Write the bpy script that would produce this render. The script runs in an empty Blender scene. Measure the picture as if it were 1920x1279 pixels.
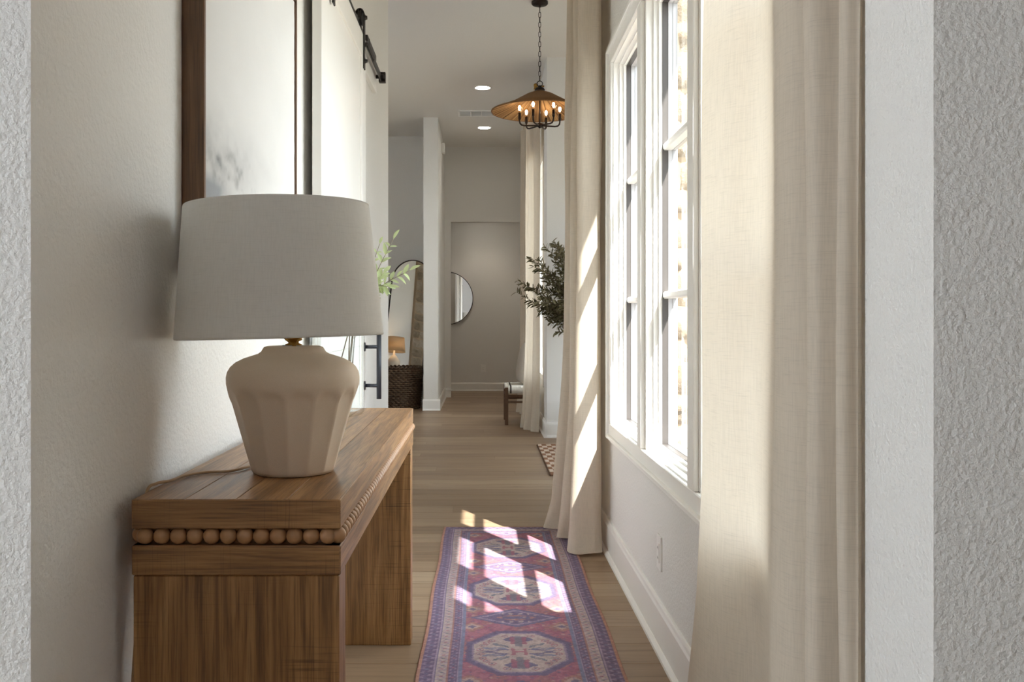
import bpy, bmesh, math, random
import numpy as np
from mathutils import Vector, Matrix

random.seed(7)
RNG = np.random.default_rng(11)
scene = bpy.context.scene
COL = scene.collection
PI = math.pi

# ------------------------------------------------------------------ camera
F = 1740.0            # focal length in pixels of the 1920 x 1279 frame
VX, VY, EYE = 905.0, 600.0, 1.10
cd = bpy.data.cameras.new('camera')
cam = bpy.data.objects.new('camera', cd)
COL.objects.link(cam)
cam.location = (0, 0, EYE)
cam.rotation_euler = (PI / 2, 0, 0)
cd.sensor_fit = 'HORIZONTAL'
cd.sensor_width = 36.0
cd.lens = F / 1920 * 36
cd.shift_x = (960 - VX) / 1920
cd.shift_y = -(639.5 - VY) / 1920
cd.clip_start = 0.05
cd.clip_end = 200
scene.camera = cam

# ------------------------------------------------------------------ light
world = bpy.data.worlds.new('world')
scene.world = world
world.use_nodes = True
bg = world.node_tree.nodes['Background']
bg.inputs[0].default_value = (0.83, 0.915, 1.0, 1)
bg.inputs[1].default_value = 6.0

SUN_DIR = Vector((-0.405, 0.74, -1.0))
sl = bpy.data.lights.new('sun_offscreen', 'SUN')
sl.energy = 15.0
sl.angle = math.radians(0.53)
sl.color = (1.0, 0.965, 0.91)
sun = bpy.data.objects.new('sun_offscreen', sl)
sun.rotation_euler = SUN_DIR.to_track_quat('-Z', 'Y').to_euler()
sun.location = (6, -8, 10)
COL.objects.link(sun)

scene.view_settings.view_transform = 'Standard'
scene.view_settings.look = 'None'
scene.view_settings.gamma = 1
scene.view_settings.use_curve_mapping = False
scene.view_settings.exposure = 0.68
scene.cycles.use_denoising = True
scene.cycles.max_bounces = 14
scene.cycles.diffuse_bounces = 8
scene.cycles.transparent_max_bounces = 16
scene.cycles.sample_clamp_indirect = 6.0
scene.cycles.caustics_reflective = False
scene.cycles.caustics_refractive = False

# ------------------------------------------------------------------ helpers
def s2l(c):
    c = c / 255.0
    return c / 12.92 if c <= 0.04045 else ((c + 0.055) / 1.055) ** 2.4

def rgb(r, g, b):
    return (s2l(r), s2l(g), s2l(b), 1)

def at(px, py, Y):
    """point seen at photo pixel (px, py) at distance Y along the hall"""
    return Vector(((px - VX) * Y / F, Y, EYE - (py - VY) * Y / F))

def wmat(o):
    b = Matrix.LocRotScale(o.location, o.rotation_euler, o.scale)
    return b if o.parent is None else wmat(o.parent) @ o.matrix_parent_inverse @ b

def link(o, parent=None):
    """children keep world coordinates"""
    COL.objects.link(o)
    if parent is not None:
        o.parent = parent
        o.matrix_parent_inverse = wmat(parent).inverted()
    return o

def meta(o, label=None, cat=None, group=None, kind=None):
    if label: o['label'] = label
    if cat: o['category'] = cat
    if group: o['group'] = group
    if kind: o['kind'] = kind
    return o

def thing(name, label, cat, loc, group=None):
    o = bpy.data.objects.new(name, None)
    o.empty_display_size = 0.05
    o.location = loc
    COL.objects.link(o)
    return meta(o, label, cat, group)

def obj(name, me, mat, parent=None, smooth=False):
    if isinstance(me, bmesh.types.BMesh):
        bm = me
        bmesh.ops.recalc_face_normals(bm, faces=bm.faces)
        me = bpy.data.meshes.new(name)
        bm.to_mesh(me)
        bm.free()
    if mat is not None and not me.materials:
        me.materials.append(mat)
    if smooth:
        me.polygons.foreach_set('use_smooth', [True] * len(me.polygons))
    o = bpy.data.objects.new(name, me)
    return link(o, parent)

def struct(name, me, mat, parent=None, smooth=False):
    o = obj(name, me, mat, parent, smooth)
    if parent is None:
        o['kind'] = 'structure'
    return o

def BM():
    return bmesh.new()

def box(bm, x0, x1, y0, y1, z0, z1, bev=0.0, seg=1):
    r = bmesh.ops.create_cube(bm, size=1.0)
    vs = r['verts']
    for v in vs:
        v.co = Vector(((x0 + x1) / 2 + v.co.x * (x1 - x0), (y0 + y1) / 2 + v.co.y * (y1 - y0), (z0 + z1) / 2 + v.co.z * (z1 - z0)))
    if bev > 0:
        es = list({e for v in vs for e in v.link_edges})
        bmesh.ops.bevel(bm, geom=es, offset=bev, segments=seg, profile=0.5, affect='EDGES')
    return bm

def bx(*a, **k):
    return box(BM(), *a, **k)

def prism(bm, pts, z0, z1):
    """closed plan polygon raised from z0 to z1"""
    lo = [bm.verts.new((x, y, z0)) for x, y in pts]
    hi = [bm.verts.new((x, y, z1)) for x, y in pts]
    n = len(pts)
    bm.faces.new(lo[::-1])
    bm.faces.new(hi)
    for i in range(n):
        bm.faces.new((lo[i], lo[(i + 1) % n], hi[(i + 1) % n], hi[i]))
    return bm

def lathe(bm, prof, c, seg=32, rfun=None, close=False):
    """profile of (r, z) turned about the vertical through c"""
    rings = []
    for r, z in prof:
        if r < 1e-6:
            rings.append([bm.verts.new((c[0], c[1], c[2] + z))])
        else:
            ring = []
            for k in range(seg):
                a = 2 * PI * k / seg
                rr = r if rfun is None else rfun(r, z, a)
                ring.append(bm.verts.new((c[0] + rr * math.cos(a), c[1] + rr * math.sin(a), c[2] + z)))
            rings.append(ring)
    n = len(rings)
    for i in range(n if close else n - 1):
        A, B = rings[i], rings[(i + 1) % n]
        for k in range(seg):
            k2 = (k + 1) % seg
            if len(A) == 1 and len(B) == 1:
                continue
            if len(A) == 1:
                bm.faces.new((A[0], B[k], B[k2]))
            elif len(B) == 1:
                bm.faces.new((A[k], B[0], A[k2]))
            else:
                bm.faces.new((A[k], A[k2], B[k2], B[k]))
    return bm

def tube(bm, pts, r, seg=10, caps=True, closed=False):
    pts = [Vector(p) for p in pts]
    n = len(pts)
    rad = r if isinstance(r, (list, tuple)) else [r] * n
    rings = []
    up = None
    for i, p in enumerate(pts):
        if closed:
            d = (pts[(i + 1) % n] - pts[i - 1]).normalized()
        else:
            d = (pts[min(i + 1, n - 1)] - pts[max(i - 1, 0)]).normalized()
        if up is None:
            up = Vector((0, 0, 1)) if abs(d.z) < 0.9 else Vector((1, 0, 0))
        u = (up - d * up.dot(d)).normalized()
        v = d.cross(u)
        up = u
        rings.append([bm.verts.new(p + (u * math.cos(2 * PI * k / seg) + v * math.sin(2 * PI * k / seg)) * rad[i]) for k in range(seg)])
    m = n if closed else n - 1
    for i in range(m):
        A, B = rings[i], rings[(i + 1) % n]
        for k in range(seg):
            k2 = (k + 1) % seg
            bm.faces.new((A[k], A[k2], B[k2], B[k]))
    if caps and not closed:
        bm.faces.new(rings[0][::-1])
        bm.faces.new(rings[-1])
    return bm

def ball(bm, c, r, u=12, v=8, sz=1.0):
    bmesh.ops.create_uvsphere(bm, u_segments=u, v_segments=v, radius=r, matrix=Matrix.Translation(c) @ Matrix.Diagonal((1, 1, sz, 1)))
    return bm

def spline(pts, n):
    """Catmull-Rom through pts, n samples"""
    P = [Vector(p) for p in pts]
    P = [P[0] * 2 - P[1]] + P + [P[-1] * 2 - P[-2]]
    out = []
    m = len(P) - 3
    for i in range(n):
        t = i / (n - 1) * m
        k = min(int(t), m - 1)
        t -= k
        a, b, c, d = P[k:k + 4]
        out.append(0.5 * ((2 * b) + (c - a) * t + (2 * a - 5 * b + 4 * c - d) * t * t + (3 * b - a - 3 * c + d) * t ** 3))
    return out

def grid_mesh(name, V, nu, nv, cols=None, quads_only=True):
    """V: (nv, nu, 3) array"""
    me = bpy.data.meshes.new(name)
    idx = np.arange(nu * nv).reshape(nv, nu)
    q = np.stack([idx[:-1, :-1], idx[:-1, 1:], idx[1:, 1:], idx[1:, :-1]], -1).reshape(-1, 4)
    me.vertices.add(nu * nv)
    me.vertices.foreach_set('co', V.astype(np.float32).ravel())
    me.loops.add(q.size)
    me.loops.foreach_set('vertex_index', q.ravel().astype(np.int32))
    me.polygons.add(len(q))
    me.polygons.foreach_set('loop_start', (np.arange(len(q)) * 4).astype(np.int32))
    me.polygons.foreach_set('use_smooth', np.ones(len(q), bool))
    me.update(calc_edges=True)
    if cols is not None:
        ca = me.color_attributes.new('dye', 'FLOAT_COLOR', 'POINT')
        c4 = np.ones((nu * nv, 4), np.float32)
        c4[:, :3] = cols.reshape(-1, 3)
        ca.data.foreach_set('color', c4.ravel())
    return me

# ------------------------------------------------------------------ materials
class NT:
    def __init__(self, name):
        self.m = bpy.data.materials.new(name)
        self.m.use_nodes = True
        self.t = self.m.node_tree
        self.b = self.t.nodes['Principled BSDF']
        self.out = self.t.nodes['Material Output']
    def n(self, typ, **kw):
        nd = self.t.nodes.new(typ)
        for k, v in kw.items():
            setattr(nd, k, v)
        return nd
    def l(self, a, b):
        self.t.links.new(a, b)
    def pos(self, scale=(1, 1, 1), rand=False):
        g = self.n('ShaderNodeNewGeometry').outputs['Position']
        if rand:
            oi = self.n('ShaderNodeObjectInfo').outputs['Random']
            v = self.n('ShaderNodeVectorMath', operation='SCALE')
            v.inputs[0].default_value = (37.1, 71.3, 53.7)
            self.l(oi, v.inputs['Scale'])
            a = self.n('ShaderNodeVectorMath', operation='ADD')
            self.l(g, a.inputs[0]); self.l(v.outputs[0], a.inputs[1])
            g = a.outputs[0]
        mp = self.n('ShaderNodeMapping')
        mp.inputs['Scale'].default_value = scale
        self.l(g, mp.inputs['Vector'])
        return mp.outputs[0]
    def noise(self, vec, scale=5, detail=4, rough=0.5, dist=0.0):
        nz = self.n('ShaderNodeTexNoise')
        nz.inputs['Scale'].default_value = scale
        nz.inputs['Detail'].default_value = detail
        nz.inputs['Roughness'].default_value = rough
        nz.inputs['Distortion'].default_value = dist
        self.l(vec, nz.inputs['Vector'])
        return nz.outputs['Fac']
    def ramp(self, fac, stops):
        r = self.n('ShaderNodeValToRGB')
        e = r.color_ramp.elements
        e[0].position, e[0].color = stops[0]
        e[1].position, e[1].color = stops[-1]
        for p, c in stops[1:-1]:
            x = e.new(p); x.color = c
        self.l(fac, r.inputs[0])
        return r.outputs[0]
    def mix(self, fac, a, b, mode='MIX'):
        m = self.n('ShaderNodeMix', data_type='RGBA', blend_type=mode)
        for s, v in ((m.inputs[0], fac), (m.inputs[6], a), (m.inputs[7], b)):
            if hasattr(v, 'is_output'):
                self.l(v, s)
            elif s is m.inputs[0]:
                s.default_value = v
            else:
                s.default_value = v
        return m.outputs[2]
    def bump(self, h, strength=0.3, dist=0.01):
        b = self.n('ShaderNodeBump')
        b.inputs['Strength'].default_value = strength
        b.inputs['Distance'].default_value = dist
        self.l(h, b.inputs['Height'])
        self.l(b.outputs[0], self.b.inputs['Normal'])
        return b.outputs[0]
    def col(self, c):
        if hasattr(c, 'is_output'): self.l(c, self.b.inputs['Base Color'])
        else: self.b.inputs['Base Color'].default_value = c
        return self
    def set(self, rough=0.5, metal=0.0, spec=0.5):
        self.b.inputs['Roughness'].default_value = rough
        self.b.inputs['Metallic'].default_value = metal
        self.b.inputs['Specular IOR Level'].default_value = spec
        return self

def plain(name, c, rough=0.5, metal=0.0, spec=0.5, grain=0.0, gscale=300, bump=0.0):
    t = NT(name).set(rough, metal, spec)
    if grain or bump:
        f = t.noise(t.pos(), gscale, 3)
        if grain:
            d = tuple(x * (1 - grain) for x in c[:3]) + (1,)
            e = tuple(min(1, x * (1 + grain)) for x in c[:3]) + (1,)
            t.col(t.ramp(f, [(0.3, d), (0.7, e)]))
        else:
            t.col(c)
        if bump: t.bump(f, bump, 0.002)
    else:
        t.col(c)
    return t.m

def wall_mat(name, c, strength=0.35, sc=85):
    t = NT(name).set(0.75, 0, 0.25)
    p = t.pos()
    f = t.noise(p, sc, 3, 0.55)
    r = t.ramp(f, [(0.35, (0, 0, 0, 1)), (0.68, (1, 1, 1, 1))])
    t.col(c)
    t.bump(r, strength, 0.004)
    return t.m

M = {}
M['wall'] = wall_mat('orange_peel_wall_paint', rgb(228, 226, 222), 0.30, 95)
M['wall_front'] = wall_mat('orange_peel_wall_paint_coarse', rgb(228, 226, 222), 0.42, 110)
M['wall_far'] = wall_mat('wall_paint_far', rgb(228, 226, 222), 0.12, 90)
M['ceiling'] = wall_mat('ceiling_paint', rgb(226, 222, 216), 0.12, 60)
M['trim'] = plain('white_trim_paint', rgb(240, 238, 234), 0.38, 0, 0.4)
M['door'] = plain('white_door_paint', rgb(240, 238, 234), 0.35, 0, 0.4)
M['dark_frame'] = plain('dark_window_frame', rgb(84, 79, 77), 0.4)
M['grey_frame'] = plain('grey_window_liner', rgb(198, 196, 198), 0.4)
M['black_metal'] = plain('black_iron', rgb(52, 49, 47), 0.45, 0.6, 0.5)
M['handle_metal'] = plain('graphite_handle_metal', rgb(62, 64, 70), 0.42, 0.5, 0.5)
M['bronze'] = plain('dark_bronze', rgb(48, 38, 33), 0.5, 0.6)
M['brass'] = plain('aged_brass', rgb(168, 128, 66), 0.35, 1.0)
M['steel'] = plain('brushed_nickel', rgb(170, 168, 165), 0.35, 1.0)
M['white_plastic'] = plain('white_plastic', rgb(236, 234, 230), 0.4)
M['slot'] = plain('dark_slot', rgb(70, 66, 62), 0.6)
M['cord'] = plain('tan_lamp_cord', rgb(186, 156, 122), 0.6)
M['cord_white'] = plain('white_cord_sleeve', rgb(214, 208, 200), 0.5)
M['ceramic'] = plain('sand_stoneware', rgb(220, 202, 181), 0.62, 0, 0.35, 0.05, 900, 0.06)
M['mirror'] = plain('mirror_glass', rgb(236, 236, 234), 0.01, 1.0)
M['leaf_green'] = None
M['olive_bark'] = plain('olive_bark', rgb(96, 82, 66), 0.8, 0, 0.3, 0.15, 120)
M['pot'] = plain('grey_pot_clay', rgb(150, 142, 132), 0.8, 0, 0.3, 0.08, 60)
M['soil'] = plain('dark_soil', rgb(62, 50, 40), 0.95, 0, 0.1, 0.2, 200)
M['stool_wood'] = plain('dark_walnut', rgb(92, 66, 48), 0.55, 0, 0.4, 0.18, 40)
M['dark_plinth'] = plain('dark_wicker', rgb(62, 49, 38), 0.7, 0, 0.3, 0.2, 150)

def leaf_mat(name, a, b, trans=0.35):
    t = NT(name)
    oi = t.n('ShaderNodeNewGeometry').outputs['Random Per Island']
    c = t.ramp(oi, [(0.0, a), (1.0, b)])
    d = t.n('ShaderNodeBsdfDiffuse'); tr = t.n('ShaderNodeBsdfTranslucent'); mx = t.n('ShaderNodeMixShader')
    mx.inputs[0].default_value = trans
    t.l(c, d.inputs[0]); t.l(c, tr.inputs[0]); t.l(d.outputs[0], mx.inputs[1]); t.l(tr.outputs[0], mx.inputs[2])
    t.l(mx.outputs[0], t.out.inputs[0])
    return t.m
M['leaf_green'] = leaf_mat('pale_green_leaf', rgb(176, 192, 138), rgb(214, 222, 182))
M['leaf_olive'] = leaf_mat('olive_leaf', rgb(74, 70, 50), rgb(126, 118, 92), 0.2)
M['stem'] = plain('grey_brown_stem', rgb(128, 118, 96), 0.7)

def glass_mat(name, tint=(1, 1, 1, 1), refl=1.0):
    """thin pane: clear transmission with Fresnel reflection"""
    t = NT(name)
    fr = t.n('ShaderNodeFresnel'); fr.inputs['IOR'].default_value = 1.45
    mu = t.n('ShaderNodeMath', operation='MULTIPLY'); mu.inputs[1].default_value = refl
    t.l(fr.outputs[0], mu.inputs[0])
    bf = t.n('ShaderNodeMath', operation='SUBTRACT'); bf.inputs[0].default_value = 1.0
    t.l(t.n('ShaderNodeNewGeometry').outputs['Backfacing'], bf.inputs[1])
    m2 = t.n('ShaderNodeMath', operation='MULTIPLY')   # no inner reflection where the ray leaves the glass
    t.l(mu.outputs[0], m2.inputs[0]); t.l(bf.outputs[0], m2.inputs[1]); mu = m2
    tr = t.n('ShaderNodeBsdfTransparent'); tr.inputs[0].default_value = tint
    gl = t.n('ShaderNodeBsdfGlossy'); gl.inputs['Roughness'].default_value = 0.0
    mx = t.n('ShaderNodeMixShader')
    t.l(mu.outputs[0], mx.inputs[0]); t.l(tr.outputs[0], mx.inputs[1]); t.l(gl.outputs[0], mx.inputs[2])
    t.l(mx.outputs[0], t.out.inputs[0])
    return t.m
M['pane'] = glass_mat('window_glass', (0.96, 0.975, 0.97, 1))
M['vase_glass'] = glass_mat('vase_glass', (0.95, 0.96, 0.955, 1))

def emit(name, c, s):
    t = NT(name)
    e = t.n('ShaderNodeEmission')
    e.inputs[0].default_value = c; e.inputs[1].default_value = s
    t.l(e.outputs[0], t.out.inputs[0])
    return t.m

def wood(name, axis, dark, mid, light, saw=0.5, scale=1.0, rough=0.40):
    """sawn timber, grain along axis 0/1/2 in world space, faint cross saw marks"""
    t = NT(name).set(rough, 0, 0.6)
    k = [46.0 * scale] * 3; k[axis] = 2.4 * scale
    f = t.noise(t.pos(tuple(k), True), 1.0, 6, 0.6, 0.7)
    k2 = [330.0 * scale] * 3; k2[axis] = 8.0 * scale
    f2 = t.noise(t.pos(tuple(k2), True), 1.0, 3, 0.6)
    c = t.ramp(f, [(0.28, dark), (0.5, mid), (0.74, light)])
    c2 = t.ramp(f2, [(0.34, (0.30, 0.27, 0.24, 1)), (0.52, (1, 1, 1, 1))])
    c = t.mix(0.62, c, c2, 'MULTIPLY')
    # saw marks across the grain
    k3 = [7.0] * 3; k3[axis] = 330.0
    f3 = t.noise(t.pos(tuple(k3), True), 1.0, 2, 0.5)
    c3 = t.ramp(f3, [(0.30, (0.35, 0.33, 0.3, 1)), (0.43, (1, 1, 1, 1))])
    f4 = t.noise(t.pos((5, 5, 5), True), 1.0, 2)
    msk = t.ramp(f4, [(0.42, (0, 0, 0, 1)), (0.62, (saw, saw, saw, 1))])
    c = t.mix(msk, c, t.mix(1.0, c, c3, 'MULTIPLY'))
    t.col(c)
    t.bump(f2, 0.25, 0.0015)
    return t.m
WD, WM_, WL = rgb(94, 64, 36), rgb(150, 108, 65), rgb(182, 140, 92)
M['wood_x'] = wood('console_wood_grain_across', 0, WD, WM_, WL)
M['wood_y'] = wood('console_wood_grain_along', 1, WD, WM_, WL, 0.35)
M['wood_z'] = wood('console_wood_grain_upright', 2, WD, WM_, WL, 0.75)
M['bead'] = plain('turned_bead_wood', rgb(172, 130, 92), 0.38, 0, 0.55, 0.07, 60)
M['frame_wood'] = wood('walnut_picture_frame', 2, rgb(68, 45, 26), rgb(104, 71, 43), rgb(134, 98, 66), 0.1, 0.8)

def floor_mat():
    t = NT('oak_plank').set(0.42, 0, 0.4)
    oi = t.n('ShaderNodeObjectInfo').outputs['Random']
    base = t.ramp(oi, [(0.0, rgb(140, 116, 92)), (0.5, rgb(154, 130, 105)), (1.0, rgb(168, 146, 121))])
    f = t.noise(t.pos((1.6, 26, 26), True), 1.0, 6, 0.62, 0.9)
    c = t.ramp(f, [(0.27, (0.60, 0.56, 0.52, 1)), (0.46, (0.93, 0.92, 0.91, 1)), (0.72, (1.06, 1.05, 1.04, 1))])
    f2 = t.noise(t.pos((5, 190, 190), True), 1.0, 3, 0.6)
    c2 = t.ramp(f2, [(0.3, (0.78, 0.76, 0.74, 1)), (0.6, (1, 1, 1, 1))])
    t.col(t.mix(0.6, t.mix(1.0, base, c, 'MULTIPLY'), c2, 'MULTIPLY'))
    t.bump(f2, 0.12, 0.001)
    return t.m
M['plank'] = floor_mat()
M['subfloor'] = plain('dark_joint', rgb(84, 68, 54), 0.9)

def linen(name, c, trans=0.35, slub=0.10, sc=1.0):
    t = NT(name)
    p = t.pos((260 * sc, 260 * sc, 12 * sc))
    v = t.noise(p, 1.0, 2, 0.5)
    h = t.noise(t.pos((14 * sc, 14 * sc, 420 * sc)), 1.0, 3, 0.6)
    k = 1 - slub
    d = tuple(x * k for x in c[:3]) + (1,)
    col = t.mix(1.0, t.ramp(v, [(0.35, d), (0.6, c)]), t.ramp(h, [(0.30, (1 - 1.6 * slub,) * 3 + (1,)), (0.48, (1, 1, 1, 1))]), 'MULTIPLY')
    df = t.n('ShaderNodeBsdfDiffuse'); tr = t.n('ShaderNodeBsdfTranslucent'); mx = t.n('ShaderNodeMixShader')
    bp = t.n('ShaderNodeBump'); bp.inputs['Strength'].default_value = 0.15; bp.inputs['Distance'].default_value = 0.001
    t.l(h, bp.inputs['Height']); t.l(bp.outputs[0], df.inputs['Normal'])
    mx.inputs[0].default_value = trans
    t.l(col, df.inputs[0]); t.l(col, tr.inputs[0]); t.l(df.outputs[0], mx.inputs[1]); t.l(tr.outputs[0], mx.inputs[2])
    t.l(mx.outputs[0], t.out.inputs[0])
    return t.m
M['linen'] = linen('oat_linen', rgb(218, 206, 189), 0.25, 0.06, 1.4)
M['shade'] = linen('white_shade_linen', rgb(237, 236, 233), 0.25, 0.035, 1.6)
M['pillow'] = linen('grey_pillow_cotton', rgb(182, 173, 162), 0.05, 0.05)

def dyed(name, rough=0.95, fine=420, amt=0.3, bump=0.5):
    t = NT(name).set(rough, 0, 0.1)
    a = t.n('ShaderNodeVertexColor'); a.layer_name = 'dye'
    f = t.noise(t.pos(), fine, 3, 0.7)
    c = t.mix(1.0, a.outputs[0], t.ramp(f, [(0.3, (1 - amt,) * 3 + (1,)), (0.7, (1, 1, 1, 1))]), 'MULTIPLY')
    t.col(c)
    if bump: t.bump(f, bump, 0.002)
    return t.m
M['rug'] = dyed('rug_wool')
M['mat'] = dyed('mat_jute', 0.9, 160, 0.3)
M['canvas'] = dyed('painted_canvas', 0.7, 700, 0.04, 0.15)

def stone_mat(ca=(140, 126, 108), cb=(156, 143, 126), cc=(170, 158, 143)):
    t = NT('limestone_block').set(0.9, 0, 0.2)
    oi = t.n('ShaderNodeObjectInfo').outputs['Random']
    base = t.ramp(oi, [(0.0, rgb(*ca)), (0.5, rgb(*cb)), (1.0, rgb(*cc))])
    f = t.noise(t.pos(), 9, 6, 0.65, 0.4)
    c = t.ramp(f, [(0.3, (0.72, 0.66, 0.58, 1)), (0.55, (1, 1, 1, 1))])
    t.col(t.mix(0.8, base, c, 'MULTIPLY'))
    t.bump(t.noise(t.pos(), 42, 6, 0.7), 0.8, 0.02)
    return t.m
M['stone'] = stone_mat()
M['mortar'] = plain('tan_mortar', rgb(156, 138, 116), 0.95, 0, 0.1, 0.08, 80, 0.3)
M['gravel'] = plain('pale_ground', rgb(176, 170, 156), 0.95, 0, 0.1, 0.15, 20)
M['roof'] = plain('soffit_paint', rgb(205, 200, 192), 0.8)

# ------------------------------------------------------------------ setting
XL, XR = -0.625, 0.600          # faces of the hall's side walls
CE = 3.56                        # ceiling height
Y_END = 6.14                     # end of the left hall wall
Y_OPEN, Y_BACK = 13.2, 14.39
FOY0, FOY1, FOYX = 5.20, 8.68, 2.30   # entry bay on the right

# floor: dark joint bed with every board laid on it
floor = struct('floor', bx(-4.2, 3.2, -4.2, 14.6, -0.06, -0.016), M['subfloor'])
def plank_mesh():
    bm = BM(); w = 0.1785; c = 0.0012
    # unit length along x; chamfered long edges
    for x in (-0.5, 0.5):
        pass
    prof = [(-w / 2, -0.016), (w / 2, -0.016), (w / 2, -c), (w / 2 - c, 0.0), (-w / 2 + c, 0.0), (-w / 2, -c)]
    A = [bm.verts.new((-0.5, y, z)) for y, z in prof]
    B = [bm.verts.new((0.5, y, z)) for y, z in prof]
    bm.faces.new(A[::-1]); bm.faces.new(B)
    for i in range(6):
        j = (i + 1) % 6
        bm.faces.new((A[i], A[j], B[j], B[i]))
    bmesh.ops.recalc_face_normals(bm, faces=bm.faces)
    me = bpy.data.meshes.new('plank'); bm.to_mesh(me); bm.free()
    me.materials.append(M['plank'])
    return me
pm = plank_mesh()
row = 0
y = 1.62
while y < 14.5:
    if y < 5.1: lo, hi = -0.62, 0.6
    elif y < 6.1: lo, hi = -0.62, 2.2
    elif y < 8.8: lo, hi = -2.2, 2.2
    elif y < 12.4: lo, hi = -3.0, 0.6
    else: lo, hi = -0.72, 0.62
    if y > 13.2: lo, hi = -2.0, 1.5
    x = lo
    first = True
    while x < hi - 0.01:
        ln = random.choice([1.05, 1.25, 1.5, 1.8, 2.1])
        if first:
            ln *= random.uniform(0.3, 1.0); first = False
        x1 = min(hi, x + ln)
        if hi - x1 < 0.18: x1 = hi
        p = bpy.data.objects.new('plank', pm)
        p.location = ((x + x1) / 2, y, 0.0)
        p.scale = (x1 - x - 0.0012, 1, 1)
        link(p, floor)
        x = x1
    y += 0.18
    row += 1
# rear part of the floor, under and behind the viewer
pr = obj('rear_planks', bx(-4.1, 3.1, -4.1, 1.53, -0.016, 0.0), M['plank'], floor)

struct('ceiling', prism(BM(), [(-4.2, 1.284), (0.80, 1.284), (0.80, 5.19), (2.5, 5.19), (2.5, 8.84), (0.80, 8.84), (0.80, 13.35), (-4.2, 13.35)], CE, CE + 0.12), M['ceiling'])
CR = 2.90                        # room behind the viewer, lowered so its roof edge ends the sun patches
struct('ceiling_rear', bx(-4.2, 3.2, -4.2, 1.30, CR, CR + 0.05), M['ceiling'])

# left hall wall with the return that faces the viewer
struct('wall_left', bx(XL - 0.12, XL, 1.2845, Y_END, 0, CE), M['wall'])
struct('wall_front_left', prism(BM(), [(XL, 1.2835), (XL, 1.2845), (XL - 0.12, 1.2845), (XL - 0.12, 1.404), (-4.2, 1.404), (-4.2, 1.2835)], 0, CE), M['wall_front'])
# right front wall and its projecting jamb
struct('wall_front_right', prism(prism(BM(), [(0.80, 1.184), (3.2, 1.184), (3.2, 1.304), (0.80, 1.304)], 0, CR), [(0.575, 1.1835), (0.80, 1.1835), (0.80, 1.1845), (0.575, 1.1845)], 0, CE), M['wall_front'])
struct('wall_jamb_right', bx(0.575, 0.80, 1.1845, 1.395, 0, CE), M['wall_front'])

# window wall
WZ0, WZ1 = 0.625, 2.275          # rough opening heights
WIN = [(1.80, 2.54), (2.654, 3.39), (3.506, 4.228)]
XO = 0.706                       # outer face
bm = BM()
box(bm, XR, XO, 1.395, 5.2, 0, WZ0)
box(bm, XR, XO, 1.395, 5.2, WZ1, CE)
box(bm, XR, XO, 1.395, WIN[0][0], WZ0, WZ1)
box(bm, XR, XO, WIN[2][1], 5.2, WZ0, WZ1)
struct('wall_right', bm, M['wall'])

def window_unit(n, y0, y1, z0, z1, muntins):
    w = bpy.data.objects.new('window_%d' % n, None)
    w.location = (XR, (y0 + y1) / 2, z0); COL.objects.link(w); w['kind'] = 'structure'
    # stepped white jamb lining
    for k, (xa, xb, t) in enumerate([(XR - 0.004, 0.622, 0.006), (0.622, 0.640, 0.014), (0.640, 0.652, 0.022)]):
        bm = BM()
        box(bm, xa, xb, y0, y0 + t, z0, z1); box(bm, xa, xb, y1 - t, y1, z0, z1)
        box(bm, xa, xb, y0 + t, y1 - t, z0, z0 + t); box(bm, xa, xb, y0 + t, y1 - t, z1 - t, z1)
        obj('jamb_lining', bm, M['trim'], w)
    t = 0.022
    def ring(name, xa, xb, ta, tb, mat):
        bm = BM()
        box(bm, xa, xb, y0 + ta, y0 + tb, z0 + ta, z1 - ta); box(bm, xa, xb, y1 - tb, y1 - ta, z0 + ta, z1 - ta)
        box(bm, xa, xb, y0 + tb, y1 - tb, z0 + ta, z0 + tb); box(bm, xa, xb, y0 + tb, y1 - tb, z1 - tb, z1 - ta)
        return obj(name, bm, mat, w)
    ring('sash_frame', 0.652, 0.673, 0.0, 0.024, M['dark_frame'])
    ring('glazing_bead', 0.673, 0.690, 0.0, 0.026, M['grey_frame'])
    ring('outer_frame', 0.690, 0.706, 0.0, 0.028, M['grey_frame'])
    cuts = [z0 + 0.02] + list(muntins) + [z1 - 0.02]
    for a, b in zip(cuts[:-1], cuts[1:]):
        obj('pane', bx(0.6865, 0.6895, y0 + 0.01, y1 - 0.01, a, b), M['pane'], w)
    for mz in muntins:
        bm = BM()
        prof = [(0.654, -0.007), (0.659, -0.013), (0.686, -0.013), (0.686, 0.013), (0.659, 0.013), (0.654, 0.007)]
        A = [bm.verts.new((x, y0 + 0.012, mz + z)) for x, z in prof]; B = [bm.verts.new((x, y1 - 0.012, mz + z)) for x, z in prof]
        bm.faces.new(A); bm.faces.new(B[::-1])
        for i in range(6): bm.faces.new((A[i], B[i], B[(i + 1) % 6], A[(i + 1) % 6]))
        obj('muntin', bm, M['trim'], w)
        obj('outer_muntin', bx(0.690, 0.703, y0 + 0.02, y1 - 0.02, mz - 0.012, mz + 0.012), M['grey_frame'], w)
    return w
for i, (a, b) in enumerate(WIN):
    window_unit(i + 1, a, b, WZ0, WZ1, (1.19, 1.728))

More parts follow.
